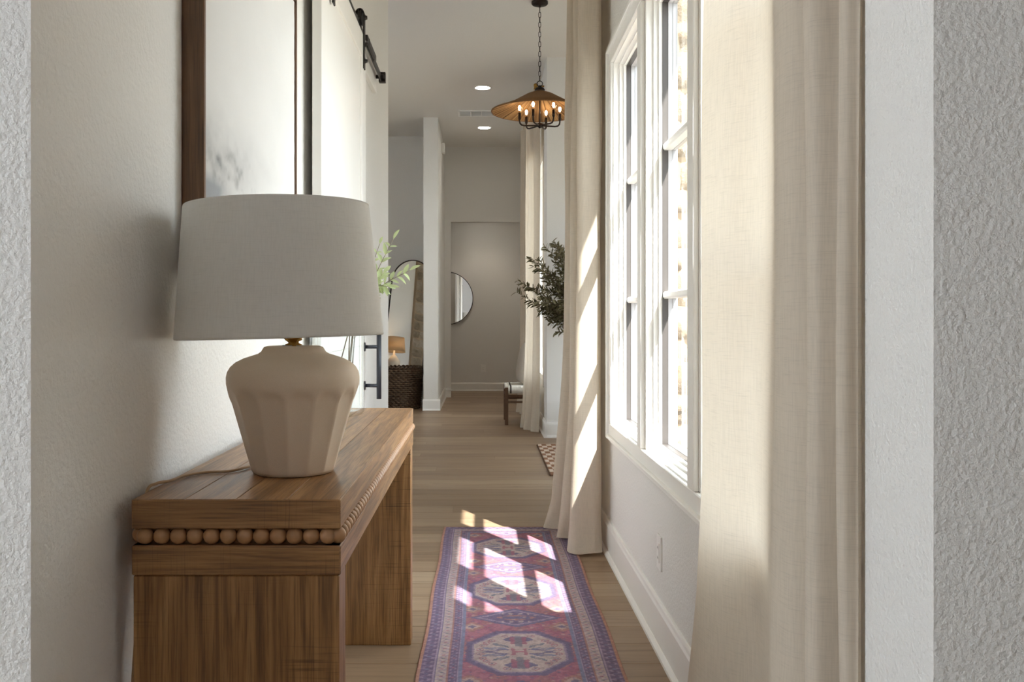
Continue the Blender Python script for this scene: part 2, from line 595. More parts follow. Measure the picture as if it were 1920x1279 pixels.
# casing round the row of windows, and the mullions between
cas = bpy.data.objects.new('trim_1', None); cas.location = (XR, 3.0, WZ0); COL.objects.link(cas); cas['kind'] = 'structure'
ya, yb = WIN[0][0], WIN[2][1]
def casing(y0, y1, z0, z1, name):
    obj(name, bx(0.582, XR, y0, y1, z0, z1, bev=0.003), M['trim'], cas)
cw = 0.055
casing(ya - cw, yb + cw, WZ0 - cw, WZ0, 'sill_casing')
casing(ya - cw, yb + cw, WZ1, WZ1 + cw, 'head_casing')
casing(ya - cw, ya, WZ0, WZ1, 'side_casing'); casing(yb, yb + cw, WZ0, WZ1, 'side_casing')
lip = 0.014
obj('back_band', bx(0.568, 0.588, ya - cw - lip, yb + cw + lip, WZ0 - cw - lip, WZ0 - cw + 0.004, bev=0.003), M['trim'], cas)
obj('back_band', bx(0.568, 0.588, ya - cw - lip, yb + cw + lip, WZ1 + cw - 0.004, WZ1 + cw + lip, bev=0.003), M['trim'], cas)
for y in (ya - cw - lip, yb + cw - 0.004):
    obj('back_band', bx(0.568, 0.588, y, y + lip + 0.004, WZ0 - cw, WZ1 + cw, bev=0.003), M['trim'], cas)
for (a, b), (c, d) in zip(WIN[:-1], WIN[1:]):
    obj('mullion', bx(XR - 0.004, XO, b, c, WZ0, WZ1, bev=0.002), M['trim'], cas)
    obj('mullion_cover', bx(0.580, XR - 0.003, b + 0.018, c - 0.018, WZ0, WZ1, bev=0.004), M['trim'], cas)

# baseboards with shoe moulding
def base(name, p0, p1, nrm, h=0.14, t=0.016):
    """run along the floor from p0 to p1, nrm points into the room"""
    d = Vector((p1[0] - p0[0], p1[1] - p0[1], 0)); L = d.length; d.normalize(); n = Vector((nrm[0], nrm[1], 0))
    prof = [(0, 0), (t + 0.014, 0), (t + 0.013, 0.010), (t + 0.004, 0.020), (t, 0.022), (t, h - 0.022), (t - 0.004, h - 0.014), (t - 0.006, h - 0.004), (t - 0.010, h), (0, h)]
    bm = BM(); P0 = Vector((p0[0], p0[1], 0))
    A = [bm.verts.new(P0 + n * a + Vector((0, 0, z))) for a, z in prof]
    B = [bm.verts.new(P0 + d * L + n * a + Vector((0, 0, z))) for a, z in prof]
    bm.faces.new(A); bm.faces.new(B[::-1])
    k = len(prof)
    for i in range(k): bm.faces.new((A[i], B[i], B[(i + 1) % k], A[(i + 1) % k]))
    return struct(name, bm, M['trim'])
base('baseboard_right', (XR, 1.395), (XR, 5.22), (-1, 0), 0.155)
base('baseboard_left', (XL, 1.284), (XL, Y_END), (1, 0))

# entry bay on the right: walls round it, stone faced outside
struct('wall_entry_near', bx(XR, 2.5, 5.22, 5.40, 0, CE), M['wall_far'])
bm = BM()
box(bm, FOYX, 2.5, 5.40, 6.3, 0, CE); box(bm, FOYX, 2.5, 7.9, FOY1, 0, CE); box(bm, FOYX, 2.5, 6.3, 7.9, 2.4, CE)
struct('wall_entry_outer', bm, M['wall_far'])
door = bpy.data.objects.new('door_1', None); door.location = (2.42, 7.1, 0); COL.objects.link(door); door['kind'] = 'structure'
for yy0, yy1 in ((6.3, 7.1), (7.1, 7.9)):
    bm = BM()
    box(bm, 2.38, 2.43, yy0, yy0 + 0.09, 0, 2.4); box(bm, 2.38, 2.43, yy1 - 0.09, yy1, 0, 2.4)
    box(bm, 2.38, 2.43, yy0 + 0.09, yy1 - 0.09, 0, 0.25); box(bm, 2.38, 2.43, yy0 + 0.09, yy1 - 0.09, 2.3, 2.4)
    obj('door_leaf', bm, M['dark_frame'], door)
    obj('pane', bx(2.40, 2.404, yy0 + 0.08, yy1 - 0.08, 0.24, 2.31), M['pane'], door)
# far wall of the bay and the right wall beyond it, with its window
FW0, FW1 = 9.14, 10.66
bm = BM()
prism(bm, [(XR, FOY1), (2.5, FOY1), (2.5, FOY1 + 0.16), (0.80, FOY1 + 0.16), (0.80, FW0), (XR, FW0)], 0, CE)
box(bm, XR, 0.80, FW1, 14.5, 0, CE)
box(bm, XR, 0.80, FW0, FW1, 0, 0.5); box(bm, XR, 0.80, FW0, FW1, 2.75, CE)
struct('wall_right_far', bm, M['wall_far'])
w4 = bpy.data.objects.new('window_4', None); w4.location = (XR, FW0, 0.5); COL.objects.link(w4); w4['kind'] = 'structure'
bm = BM()
box(bm, 0.60, 0.70, FW0, FW0 + 0.012, 0.5, 2.75); box(bm, 0.585, 0.70, FW1 - 0.05, FW1, 0.5, 2.75)
box(bm, 0.60, 0.70, FW0 + 0.012, FW1 - 0.05, 0.5, 0.55); box(bm, 0.60, 0.70, FW0 + 0.012, FW1 - 0.05, 2.70, 2.75)
obj('window_frame', bm, M['trim'], w4)
bm = BM()
box(bm, 0.590, XR, FW0 - 0.03, FW0, 0.44, 2.81); box(bm, 0.582, XR, FW1, FW1 + 0.1, 0.44, 2.81)
obj('casing', bm, M['trim'], w4)
obj('pane', bx(0.66, 0.664, FW0 + 0.01, FW1 - 0.04, 0.54, 2.71), M['pane'], w4)
base('baseboard_entry', (XR, FOY1), (2.3, FOY1), (0, -1), 0.145)
base('baseboard_right_far', (XR, FOY1 - 0.03), (XR, Y_OPEN), (-1, 0), 0.145)

# wall with the opening at the far end, and the cross passage behind it
OX0, OX1, OZ = -0.455, 0.569, 2.496
bm = BM()
box(bm, -0.545, OX0, Y_OPEN, Y_OPEN + 0.12, 0, CE); box(bm, OX1, XR, Y_OPEN, Y_OPEN + 0.12, 0, CE)
box(bm, OX0, OX1, Y_OPEN, Y_OPEN + 0.12, OZ, CE)
struct('wall_opening', bm, M['wall_far'])
struct('wall_back', bx(-2.2, 1.7, Y_BACK, Y_BACK + 0.12, 0, 2.8), M['wall_far'])
struct('wall_passage_left', bx(-2.2, -2.08, Y_OPEN, Y_BACK, 0, 2.8), M['wall_far'])
struct('wall_passage_right', bx(1.6, 1.72, Y_OPEN, Y_BACK, 0, 2.8), M['wall_far'])
struct('wall_passage_front', bx(-2.2, -0.545, Y_OPEN, Y_OPEN + 0.12, 0, 2.8), M['wall_far'])
struct('ceiling_passage', bx(-2.2, 1.72, Y_OPEN + 0.12, Y_BACK + 0.12, 2.74, 2.86), M['ceiling'])
base('baseboard_back', (-2.08, Y_BACK), (1.6, Y_BACK), (0, -1), 0.13)
base('baseboard_opening', (-0.545, Y_OPEN), (OX0 + 0.006, Y_OPEN), (0, -1), 0.13)
# pier
PX0, PX1, PY = -0.718, -0.543, 11.26
struct('wall_pier', bx(PX0, PX1, PY, Y_OPEN + 0.12, 0, CE), M['wall_far'])
base('baseboard_pier_front', (PX0 - 0.01, PY), (PX1 + 0.028, PY), (0, -1), 0.14)
base('baseboard_pier_side', (PX1, PY), (PX1, Y_OPEN), (1, 0), 0.14)
# living room to the left
struct('wall_room_back', bx(-4.2, PX0, 12.44, 12.56, 0, CE), M['wall_far'])
bm = BM()
box(bm, -4.2, -4.08, 6.02, 12.44, 0, 0.4); box(bm, -4.2, -4.08, 6.02, 6.3, 0.4, 2.7); box(bm, -4.2, -4.08, 7.1, 12.44, 0.4, 2.7)
box(bm, -4.2, -4.08, 6.02, 12.44, 2.7, CE)
struct('wall_room_left', bm, M['wall_far'])
struct('wall_room_near', bx(-4.2, XL - 0.12, 5.9, 6.02, 0, CE), M['wall_far'])
base('baseboard_room_back', (-4.08, 12.44), (PX0, 12.44), (0, -1), 0.14)

# room behind the viewer, with an unseen left window added to light the jamb
struct('wall_rear_right', bx(3.08, 3.2, -4.2, 1.184, 0, CR), M['wall'])
struct('wall_rear', bx(-4.2, 3.08, -4.2, -4.08, 0, CR), M['wall'])
struct('wall_rear_header', bx(-4.2, 0.80, 1.184, 1.284, CR, CE), M['wall'])
bm = BM()
RW0, RW1 = -2.0, 0.2
box(bm, -4.2, -4.08, -4.08, 1.284, 0, 0.3); box(bm, -4.2, -4.08, -4.08, RW0, 0.3, 2.6); box(bm, -4.2, -4.08, RW1, 1.284, 0.3, 2.6); box(bm, -4.2, -4.08, -4.08, 1.284, 2.6, CR)
struct('wall_rear_left', bm, M['wall'])

# outside: ground, hall eave, added sun block and the stone face of the entry bay
struct('ground', bx(XO, 30, -30, 30, -0.45, -0.25), M['gravel'])
ev = box(bx(XO, 1.065, 1.31, 5.18, 2.90, 2.98), XO, 1.75, 8.85, 14.0, 2.90, 2.98)  # second slab is added, unseen, to keep sun out of the far window
struct('roof_eave_and_sun_block', ev, M['roof'])

wall_stone = struct('wall_stone', bx(XO, 2.5, 5.195, 5.22, -0.25, CE), M['mortar'])
def stone_mesh(k):
    rr = np.random.default_rng(100 + k)
    n, m = 7, 5
    bm = BM(); g = {}
    for j in range(m):
        for i in range(n):
            u, v = i / (n - 1) - 0.5, j / (m - 1) - 0.5
            edge = i in (0, n - 1) or j in (0, m - 1)
            d = 0.0 if edge else 0.028 + 0.014 * rr.standard_normal()
            uu = u + (0.02 * rr.standard_normal() if 0 < i < n - 1 else (-0.02 * rr.random() * np.sign(u)))
            vv = v + (0.03 * rr.standard_normal() if 0 < j < m - 1 else (-0.03 * rr.random() * np.sign(v)))
            g[i, j] = bm.verts.new((uu, -d, vv))
    for j in range(m - 1):
        for i in range(n - 1):
            bm.faces.new((g[i, j], g[i + 1, j], g[i + 1, j + 1], g[i, j + 1]))
    me = bpy.data.meshes.new('stone'); bm.to_mesh(me); bm.free()
    me.polygons.foreach_set('use_smooth', [True] * len(me.polygons))
    me.materials.append(M['stone'])
    return me
SM = [stone_mesh(k) for k in range(6)]
z = 0.12
rs = random.Random(5)
while z < 2.86:
    h = rs.choice([0.125, 0.165, 0.185, 0.20])
    x = XO + 0.012 - rs.uniform(0, 0.12)
    while x < 1.75:
        L = rs.choice([0.16, 0.22, 0.30, 0.38])
        x0 = max(x, XO + 0.012)
        if x + L - x0 > 0.05:
            s = bpy.data.objects.new('stone', rs.choice(SM))
            s.location = ((x0 + x + L) / 2, 5.196, z + h / 2)
            s.scale = (x + L - x0 - 0.014, 1.0 + 0.35 * rs.random(), h - 0.016)
            link(s, wall_stone)
        x += L
    z += h

# ------------------------------------------------------------------ console table
CX0, CX1, CY0, CY1, CZ = -0.594, -0.241, 1.57, 3.21, 0.796
con = thing('console_table', 'brown sawn wood console table with bead trim and slab legs along left wall', 'console table', ((CX0 + CX1) / 2, (CY0 + CY1) / 2, 0))
zt = CZ - 0.0496; zb = zt - 0.0285; za = zb - 0.0505
bw = (CX1 - CX0 - 0.006) / 4
for k in range(4):
    a = CX0 + 0.003 + k * bw
    obj('top_board', bx(a, a + bw - 0.0009, CY0 + 0.003, CY1 - 0.003, CZ - 0.014, CZ, bev=0.0008), M['wood_y'], con)
obj('end_fascia', bx(CX0, CX1, CY0, CY0 + 0.022, zt, CZ - 0.0006, bev=0.0015), M['wood_x'], con)
obj('end_fascia', bx(CX0, CX1, CY1 - 0.022, CY1, zt, CZ - 0.0006, bev=0.0015), M['wood_x'], con)
obj('side_fascia', bx(CX1 - 0.022, CX1 + 0.0004, CY0 + 0.0006, CY1 - 0.0006, zt, CZ - 0.0004, bev=0.0012), M['wood_y'], con)
obj('side_fascia', bx(CX0 - 0.0004, CX0 + 0.022, CY0 + 0.0006, CY1 - 0.0006, zt, CZ - 0.0004, bev=0.0012), M['wood_y'], con)
obj('bead_backing', bx(CX0 + 0.02, CX1 - 0.02, CY0 + 0.02, CY1 - 0.02, zb - 0.002, zt + 0.002), M['wood_y'], con)
obj('apron_end', bx(CX0, CX1, CY0, CY0 + 0.03, za, zb, bev=0.002), M['wood_x'], con)
obj('apron_end', bx(CX0, CX1, CY1 - 0.03, CY1, za, zb, bev=0.002), M['wood_x'], con)
obj('apron_side', bx(CX1 - 0.03, CX1 + 0.0005, CY0 + 0.0006, CY1 - 0.0006, za + 0.0003, zb, bev=0.002), M['wood_y'], con)
obj('apron_side', bx(CX0 - 0.0005, CX0 + 0.03, CY0 + 0.0006, CY1 - 0.0006, za + 0.0003, zb, bev=0.002), M['wood_y'], con)
obj('underside', bx(CX0 + 0.03, CX1 - 0.03, CY0 + 0.03, CY1 - 0.03, za + 0.004, za + 0.02), M['wood_y'], con)
for a, b in ((CY0 + 0.002, CY0 + 0.074), (CY1 - 0.074, CY1 - 0.002)):
    obj('leg_panel', bx(CX0 + 0.002, CX1 - 0.002, a, b, 0.0, za - 0.0006, bev=0.002), M['wood_z'], con)
bb = ball(BM(), (0, 0, 0), 0.0146, 14, 10)
bmsh = bpy.data.meshes.new('bead'); bb.to_mesh(bmsh); bb.free()
bmsh.materials.append(M['bead'])
bmsh.polygons.foreach_set('use_smooth', [True] * len(bmsh.polygons))
sp = 0.0286; zc = (zt + zb) / 2
def bead(x, y):
    o = bpy.data.objects.new('bead', bmsh); o.location = (x, y, zc)
    o.rotation_euler = (random.uniform(-3, 3), random.uniform(-3, 3), random.uniform(-3, 3))
    link(o, con)
for k in range(12): bead(CX0 + 0.0190 + k * 0.0283, CY0 + 0.0125)
nb = int((CY1 - CY0 - 0.03) / sp) + 1
for k in range(nb): bead(CX1 - 0.0070, CY0 + 0.019 + k * (CY1 - CY0 - 0.030) / (nb - 1))
for k in range(nb): bead(CX0 + 0.0075, CY0 + 0.024 + k * (CY1 - CY0 - 0.034) / (nb - 1))

# ------------------------------------------------------------------ table lamp
LX, LY = -0.3785, 1.858
lamp = thing('table_lamp', 'table lamp with sand stoneware base and white linen drum shade on console', 'lamp', (LX, LY, CZ))
prof = [(0.0, 0.0), (0.074, 0.0), (0.0795, 0.002), (0.083, 0.008), (0.0915, 0.035), (0.1010, 0.068), (0.1110, 0.103), (0.1200, 0.135), (0.1270, 0.160), (0.1308, 0.178), (0.1312, 0.190), (0.1290, 0.201),
        (0.1230, 0.211), (0.1130, 0.220), (0.0980, 0.2275), (0.0830, 0.2325), (0.0700, 0.2365), (0.0635, 0.2410), (0.0610, 0.2455), (0.0580, 0.2500), (0.0520, 0.2520), (0.0, 0.2525)]
# refine the profile
pp = []
for (r0, z0), (r1, z1) in zip(prof[:-1], prof[1:]):
    m = max(1, int(math.hypot(r1 - r0, z1 - z0) / 0.006))
    pp += [(r0 + (r1 - r0) * i / m, z0 + (z1 - z0) * i / m) for i in range(m)]
pp.append(prof[-1])
NF = 14
def facet(r, z, a):
    ph = (a + PI / 2 - 0.075) / (2 * PI / NF)
    t = (ph % 1.0) - 0.5
    arch = 0.172 - 0.020 * (abs(2 * t) ** 3.5)
    s = max(0.0, min(1.0, (arch - z) / 0.016)); s = s * s * (3 - 2 * s)
    s *= max(0.35, min(1.0, 0.35 + z / 0.05))
    loc = t * 2 * PI / NF
    flat = math.cos(PI / NF) / math.cos(loc)
    return r * (1 - s * (1 - flat * 0.990) * 1.55)
body = obj('base', lathe(BM(), pp, (LX, LY, CZ), 168, facet), M['ceramic'], lamp, True)
obj('brass_neck', lathe(BM(), [(0.0, 0.0), (0.0165, 0.0), (0.0165, 0.004), (0.0105, 0.006), (0.0105, 0.010), (0.017, 0.012), (0.0155, 0.022), (0.012, 0.028), (0.010, 0.05), (0.0, 0.05)], (LX, LY, CZ + 0.2515), 24), M['brass'], lamp, True)
obj('neck_washer', lathe(BM(), [(0.0, 0.0), (0.022, 0.0), (0.022, 0.002), (0.0, 0.002)], (LX, LY, CZ + 0.2515), 24), M['steel'], lamp, True)
ST = Matrix.Translation((-0.3987, 1.835, 1.066)) @ Matrix.Scale(0.9876, 4) @ Matrix.Rotation(math.radians(-1.5), 4, 'Y')
def xf(bm, m):
    bmesh.ops.transform(bm, matrix=m, verts=bm.verts); return bm
hS = 0.262
sh = lathe(BM(), [(0.2035, 0.0), (0.2050, 0.0015), (0.2048, 0.006), (0.1935, hS * 0.5), (0.1823, hS - 0.004), (0.1812, hS), (0.1795, hS - 0.002), (0.1915, hS * 0.5), (0.2020, 0.004)], (0, 0, 0), 96, close=True)
obj('shade', xf(sh, ST), M['shade'], lamp, True)
hp = BM()
tube(hp, [(0.0265, 0, -0.02), (0.075, 0, 0.06), (0.07, 0, 0.15), (0.02, 0, 0.235), (0, 0, 0.245)], 0.0018, 6)
tube(hp, [(0.0265, 0, -0.02), (-0.06, 0, 0.06), (-0.06, 0, 0.15), (-0.02, 0, 0.235), (0, 0, 0.245)], 0.0018, 6)
for k in range(3):
    tube(hp, [(0, 0, 0.243), (0.181 * math.cos(k * 2.094), 0.181 * math.sin(k * 2.094), 0.252)], 0.0018, 6)
obj('harp', xf(hp, ST), M['brass'], lamp)
obj('bulb', xf(ball(BM(), (0.02, 0, 0.09), 0.03, 16, 12, 1.2), ST), plain('unlit_bulb', rgb(235, 232, 225), 0.3), lamp, True)
def on_top(px, py, dz=0.0):
    Y = (EYE - CZ) * F / (py - VY)
    p = at(px, py, Y); p.z += dz
    return p
cp = [on_top(482, 875, 0.003), on_top(466, 879, 0.004), on_top(430, 887, 0.0035), on_top(385, 889, 0.0035), on_top(345, 896, 0.0035), on_top(318, 906, 0.004)]
cp += [Vector((-0.598, 1.700, CZ + 0.004)), Vector((-0.6085, 1.68, CZ - 0.01)), Vector((-0.610, 1.66, CZ - 0.10)), Vector((-0.609, 1.63, 0.55)), Vector((-0.609, 1.60, 0.38)), Vector((-0.610, 1.585, 0.2)), Vector((-0.610, 1.62, 0.165)), Vector((-0.61, 1.68, 0.20))]
obj('cord', tube(BM(), spline(cp, 70), 0.0028, 8), M['cord'], lamp, True)

# ------------------------------------------------------------------ glass vase and leafy stems
VXc, VYc = -0.463, 2.955
vz = CZ
vase = obj('glass_vase', lathe(BM(), [(0.0, 0.0), (0.066, 0.0), (0.078, 0.004), (0.085, 0.014), (0.086, 0.03), (0.086, 0.30), (0.0855, 0.302), (0.082, 0.302), (0.0815, 0.30), (0.0815, 0.032), (0.078, 0.022), (0.068, 0.016), (0.0, 0.015)], (VXc, VYc, vz), 48), M['vase_glass'], None, True)
meta(vase, 'clear glass cylinder vase behind the lamp on the console', 'vase')

def leaf_mesh(name, L, W, mat, bend=0.25):
    bm = BM()
    n = 5
    rows = []
    for i in range(n + 1):
        t = i / n
        w = W * 0.5 * math.sin(PI * min(1, t * 0.97 + 0.03)) ** 0.8
        zz = -bend * L * t * t
        rows.append([bm.verts.new((-w, t * L, zz + w * 0.35)), bm.verts.new((0, t * L, zz)), bm.verts.new((w, t * L, zz + w * 0.35))])
    for a, b in zip(rows[:-1], rows[1:]):
        for k in (0, 1):
            bm.faces.new((a[k], a[k + 1], b[k + 1], b[k]))
    me = bpy.data.meshes.new(name); bm.to_mesh(me); bm.free()
    me.materials.append(mat)
    me.polygons.foreach_set('use_smooth', [True] * len(me.polygons))
    return me
LM = [leaf_mesh('leaf', 0.048, 0.0185, M['leaf_green'], b) for b in (0.1, 0.25, 0.4)]

def leaf_frame(p, d, side):
    """matrix at p whose +Y runs along d, tilted so the face looks roughly up/outward"""
    y = d.normalized()
    x = y.cross(Vector((random.uniform(-.4, .4), -0.6, random.uniform(0.3, 1)))).normalized()
    z = x.cross(y)
    return Matrix((x, y, z)).transposed().to_4x4()

def branch(label, tip, via, nleaf, start=0.35, group='leafy stems in the vase', sc=1.0):
    base_p = Vector((VXc + random.uniform(-.05, .05), VYc + random.uniform(-.05, .05), vz + 0.022))
    mouth = Vector((VXc + (via.x - VXc) * 0.5 if abs(via.x - VXc) < 0.14 else VXc + 0.068 * (1 if via.x > VXc else -1), VYc + random.uniform(-.03, .03), vz + 0.30))
    pts = spline([base_p, mouth, via, tip], 26)
    b = thing('leafy_stem', label, 'stem', base_p, group)
    obj('stalk', tube(BM(), pts, [0.0021 - 0.0012 * i / 25 for i in range(26)], 6), M['stem'], b, True)
    n = len(pts)
    for k in range(nleaf):
        t = start + (1 - start) * (k // 2 + 0.3) / (nleaf // 2 + 0.3)
        i = min(n - 2, int(t * (n - 1)))
        p = pts[i].lerp(pts[i + 1], t * (n - 1) - i)
        d = (pts[i + 1] - pts[i]).normalized()
        lat = d.cross(Vector((0, -1, 0))).normalized() * (1 if k % 2 else -1)
        dd = (d * 0.75 + lat * random.uniform(0.5, 0.9) + Vector((random.uniform(-.3, .3), random.uniform(-.5, .3), random.uniform(-.3, .3))))
        o = bpy.data.objects.new('leaf', random.choice(LM))
        q = sc * random.uniform(0.75, 1.1) * (0.65 + 0.5 * (1 - t))
        o.matrix_world = Matrix.Translation(p) @ leaf_frame(p, dd, 1) @ Matrix.Scale(q, 4)
        link(o, b)
    o = bpy.data.objects.new('leaf', LM[0])
    o.matrix_world = Matrix.Translation(pts[-1]) @ leaf_frame(pts[-1], pts[-1] - pts[-2], 1) @ Matrix.Scale(0.8 * sc, 4)
    link(o, b)
    return b
branch('pale green leafy stem rising highest beside the lamp shade', at(738, 448, 3.0), at(704, 515, 2.97), 12, 0.52)
branch('pale green leafy stem reaching out over the arched mirror', at(768, 507, 2.96), at(712, 540, 2.95), 14, 0.50)
branch('pale green leafy stem drooping lowest beside the lamp shade', at(727, 537, 2.92), at(700, 540, 2.93), 12, 0.55)
branch('short pale green leafy stem tight against the lamp shade', at(719, 512, 3.05), at(694, 540, 3.02), 14, 0.50)
branch('slim pale green stem with small upright leaves beside the lamp shade', at(712, 457, 3.04), at(690, 520, 3.02), 8, 0.60, sc=0.7)

# ------------------------------------------------------------------ framed picture
FYa, FYb, FZa, FZb, FXf = 1.925, 2.89, 1.18, 2.10, -0.5775
pic = thing('framed_picture', 'abstract pale grey landscape canvas in brown wood frame on left wall', 'picture', (XL, FYa, FZa))
for y0, y1, z0, z1, nm in ((FYa, FYa + 0.012, FZa, FZb, 'frame_side'), (FYb - 0.012, FYb, FZa, FZb, 'frame_side'), (FYa + 0.012, FYb - 0.012, FZa, FZa + 0.012, 'frame_rail'), (FYa + 0.012, FYb - 0.012, FZb - 0.012, FZb, 'frame_rail')):
    obj(nm, bx(XL + 0.0005, FXf, y0, y1, z0, z1, bev=0.0012), M['frame_wood'], pic)
nu, nv = 190, 180
u, v = np.meshgrid(np.linspace(0, 1, nu), np.linspace(0, 1, nv))
def vnoise(u, v, sx, sy, seed, octv=4):
    r = np.random.default_rng(seed); out = np.zeros_like(u); amp = 1.0; tot = 0
    for o in range(octv):
        gx, gy = int(sx * 2 ** o) + 2, int(sy * 2 ** o) + 2
        g = r.random((gy + 2, gx + 2))
        X, Yv = u * (gx - 1), v * (gy - 1)
        i, j = np.floor(X).astype(int), np.floor(Yv).astype(int)
        fx, fy = X - i, Yv - j
        fx = fx * fx * (3 - 2 * fx); fy = fy * fy * (3 - 2 * fy)
        out += amp * (g[j, i] * (1 - fx) * (1 - fy) + g[j, i + 1] * fx * (1 - fy) + g[j + 1, i] * (1 - fx) * fy + g[j + 1, i + 1] * fx * fy)
        tot += amp; amp *= 0.55
    return out / tot
def lin(c): return np.array([s2l(x) for x in c])
n1 = vnoise(u, v, 4, 6, 1); n2 = vnoise(u, v, 9, 14, 2); n3 = vnoise(u, v, 24, 30, 3, 3)
colr = np.ones((nv, nu, 3)) * lin((222, 221, 219))
colr *= (0.97 + 0.06 * n1)[..., None]
def paint(mask, c):
    global colr
    mask = np.clip(mask, 0, 1)[..., None]
    colr = colr * (1 - mask) + lin(c) * mask
horizon = 0.285 + 0.02 * (n1 - 0.5) - 0.01 * u
haze = np.exp(-((v - horizon - 0.06) / 0.07) ** 2) * np.clip(1.1 - u * 1.1, 0, 1) * n2 * 0.9
paint(haze, (188, 188, 188))
band = np.exp(-((v - horizon) / (0.034 + 0.03 * n2)) ** 2) * np.clip(1.35 - u * 2.6, 0, 1)
paint(band * (0.40 + 0.6 * (n3 - 0.3)), (134, 135, 136))
paint(band * np.clip((n3 - 0.55) * 4, 0, 1) * 0.6, (92, 92, 92))
paint(band * np.clip((0.42 - n3) * 5, 0, 1), (205, 204, 202))
low = np.clip((horizon - 0.03 - v) / 0.03, 0, 1) * np.clip(1.15 - u * 4.0 + (n2 - 0.5) * 1.6, 0, 1)
paint(low * 0.9, (148, 151, 155))
paint(np.clip((horizon - 0.035 - v) / 0.02, 0, 1) * np.clip((n2 - 0.5) * 4, 0, 1) * 0.7 * np.clip(u * 5 - 0.6, 0, 1), (230, 230, 229))
paint(np.exp(-((u - 0.71 - 0.05 * (v - .25)) / 0.006) ** 2) * np.exp(-((v - 0.235) / 0.03) ** 2) * 0.4, (120, 118, 112))
paint(np.clip((0.12 - v) / 0.1, 0, 1) * 0.4 * n1, (150, 150, 150))
V = np.zeros((nv, nu, 3)); V[..., 0] = FXf - 0.006 + 0.0012 * (n3 - 0.5); V[..., 1] = FYa + 0.015 + u * (FYb - FYa - 0.030); V[..., 2] = FZa + 0.015 + v * (FZb - FZa - 0.030)
obj('canvas', grid_mesh('canvas', V, nu, nv, colr), M['canvas'], pic)
obj('canvas_back', bx(XL + 0.004, FXf - 0.0075, FYa + 0.0145, FYb - 0.0145, FZa + 0.0145, FZb - 0.0145), plain('raw_canvas', rgb(214, 210, 202), 0.9), pic)

# ------------------------------------------------------------------ sliding barn door on its track
DX, DT = -0.560, 0.034
dY0, dY1, dZ0, dZ1 = 3.232, 4.45, 0.012, 2.440
bd = thing('barn_door', 'white panelled sliding barn door hung on black track', 'door', (DX, (dY0 + dY1) / 2, 0))
sw = 0.135
obj('stile', bx(DX - DT, DX, dY0, dY0 + sw, dZ0, dZ1, bev=0.002), M['door'], bd)
obj('stile', bx(DX - DT, DX, dY1 - sw, dY1, dZ0, dZ1, bev=0.002), M['door'], bd)
for z0, z1, nm in ((dZ1 - 0.115, dZ1, 'top_rail'), (0.98, 1.12, 'middle_rail'), (dZ0, dZ0 + 0.24, 'bottom_rail')):
    obj(nm, bx(DX - DT, DX - 0.0002, dY0 + sw, dY1 - sw, z0, z1, bev=0.002), M['door'], bd)
obj('panel', bx(DX - DT + 0.008, DX - 0.010, dY0 + sw - 0.01, dY1 - sw + 0.01, 1.11, dZ1 - 0.105), M['door'], bd)
obj('panel', bx(DX - DT + 0.008, DX - 0.010, dY0 + sw - 0.01, dY1 - sw + 0.01, dZ0 + 0.23, 0.99), M['door'], bd)
RZ = 2.488; RX = -0.575                       # top and middle of the track bar
for hy in (3.47, 4.365):
    h = obj('hanger', bx(DX - 0.0005, DX + 0.006, hy - 0.022, hy + 0.022, 2.280, RZ + 0.045, bev=0.0015), M['black_metal'], bd)
    # bent over the wheel
    arc = BM(); n = 14; ri = 0.0215; yw = 0.022
    ccx = DX + 0.006 - ri
    vs = []
    for i in range(n + 1):
        a = PI * i / n
        for rr in (ri, ri - 0.006):
            for yy in (-yw, yw):
                vs.append(arc.verts.new((ccx + rr * math.cos(a), hy + yy, RZ + 0.045 + rr * math.sin(a) * 1.3)))
    for i in range(n):
        a, b = i * 4, i * 4 + 4
        for p, q in ((0, 1), (1, 3), (3, 2), (2, 0)):
            arc.faces.new((vs[a + p], vs[a + q], vs[b + q], vs[b + p]))
    obj('hanger_bend', arc, M['black_metal'], h, True)
    wbm = BM()
    lathe(wbm, [(0.0, -0.009), (0.034, -0.009), (0.040, -0.007), (0.034, -0.003), (0.034, 0.003), (0.040, 0.007), (0.034, 0.009), (0.0, 0.009)], (0, 0, 0), 28)
    obj('wheel', xf(wbm, Matrix.Translation((RX, hy, RZ + 0.034)) @ Matrix.Rotation(PI / 2, 4, 'Y')), M['black_metal'], bd, True)
    bo = BM(); lathe(bo, [(0.0, 0.012), (0.009, 0.011), (0.010, 0.004), (0.013, 0.003), (0.013, 0.0), (0.0, 0.0)], (0, 0, 0), 12)
    xf(bo, Matrix.Translation((DX + 0.006, hy, RZ + 0.034)) @ Matrix.Rotation(PI / 2, 4, 'Y')); obj('axle_nut', bo, M['black_metal'], bd, True)
    for zz in (2.318, 2.395):
        bo = BM(); lathe(bo, [(0.0, 0.014), (0.008, 0.012), (0.009, 0.004), (0.012, 0.003), (0.012, 0.0), (0.0, 0.0)], (0, 0, 0), 12)
        xf(bo, Matrix.Translation((DX + 0.006, hy, zz)) @ Matrix.Rotation(PI / 2, 4, 'Y')); obj('bolt', bo, M['black_metal'], bd, True)
# pull handle
hx, hyy = DX + 0.070, 4.385
hz0, hz1 = at(0, 748, hyy).z, at(0, 622, hyy).z
hb = obj('handle', tube(BM(), [(hx, hyy, hz0), (hx, hyy, hz1)], 0.0115, 20), M['handle_metal'], bd, True)
for pyy in (650.5, 723):
    z = at(0, pyy, hyy).z
    ps = tube(BM(), [(DX, hyy, z), (hx, hyy, z)], 0.0085, 14)
    obj('handle_post', ps, M['handle_metal'], hb, True)
    obj('rosette', tube(BM(), [(DX - 0.001, hyy, z), (DX + 0.006, hyy, z)], 0.021, 20), M['handle_metal'], hb, True)

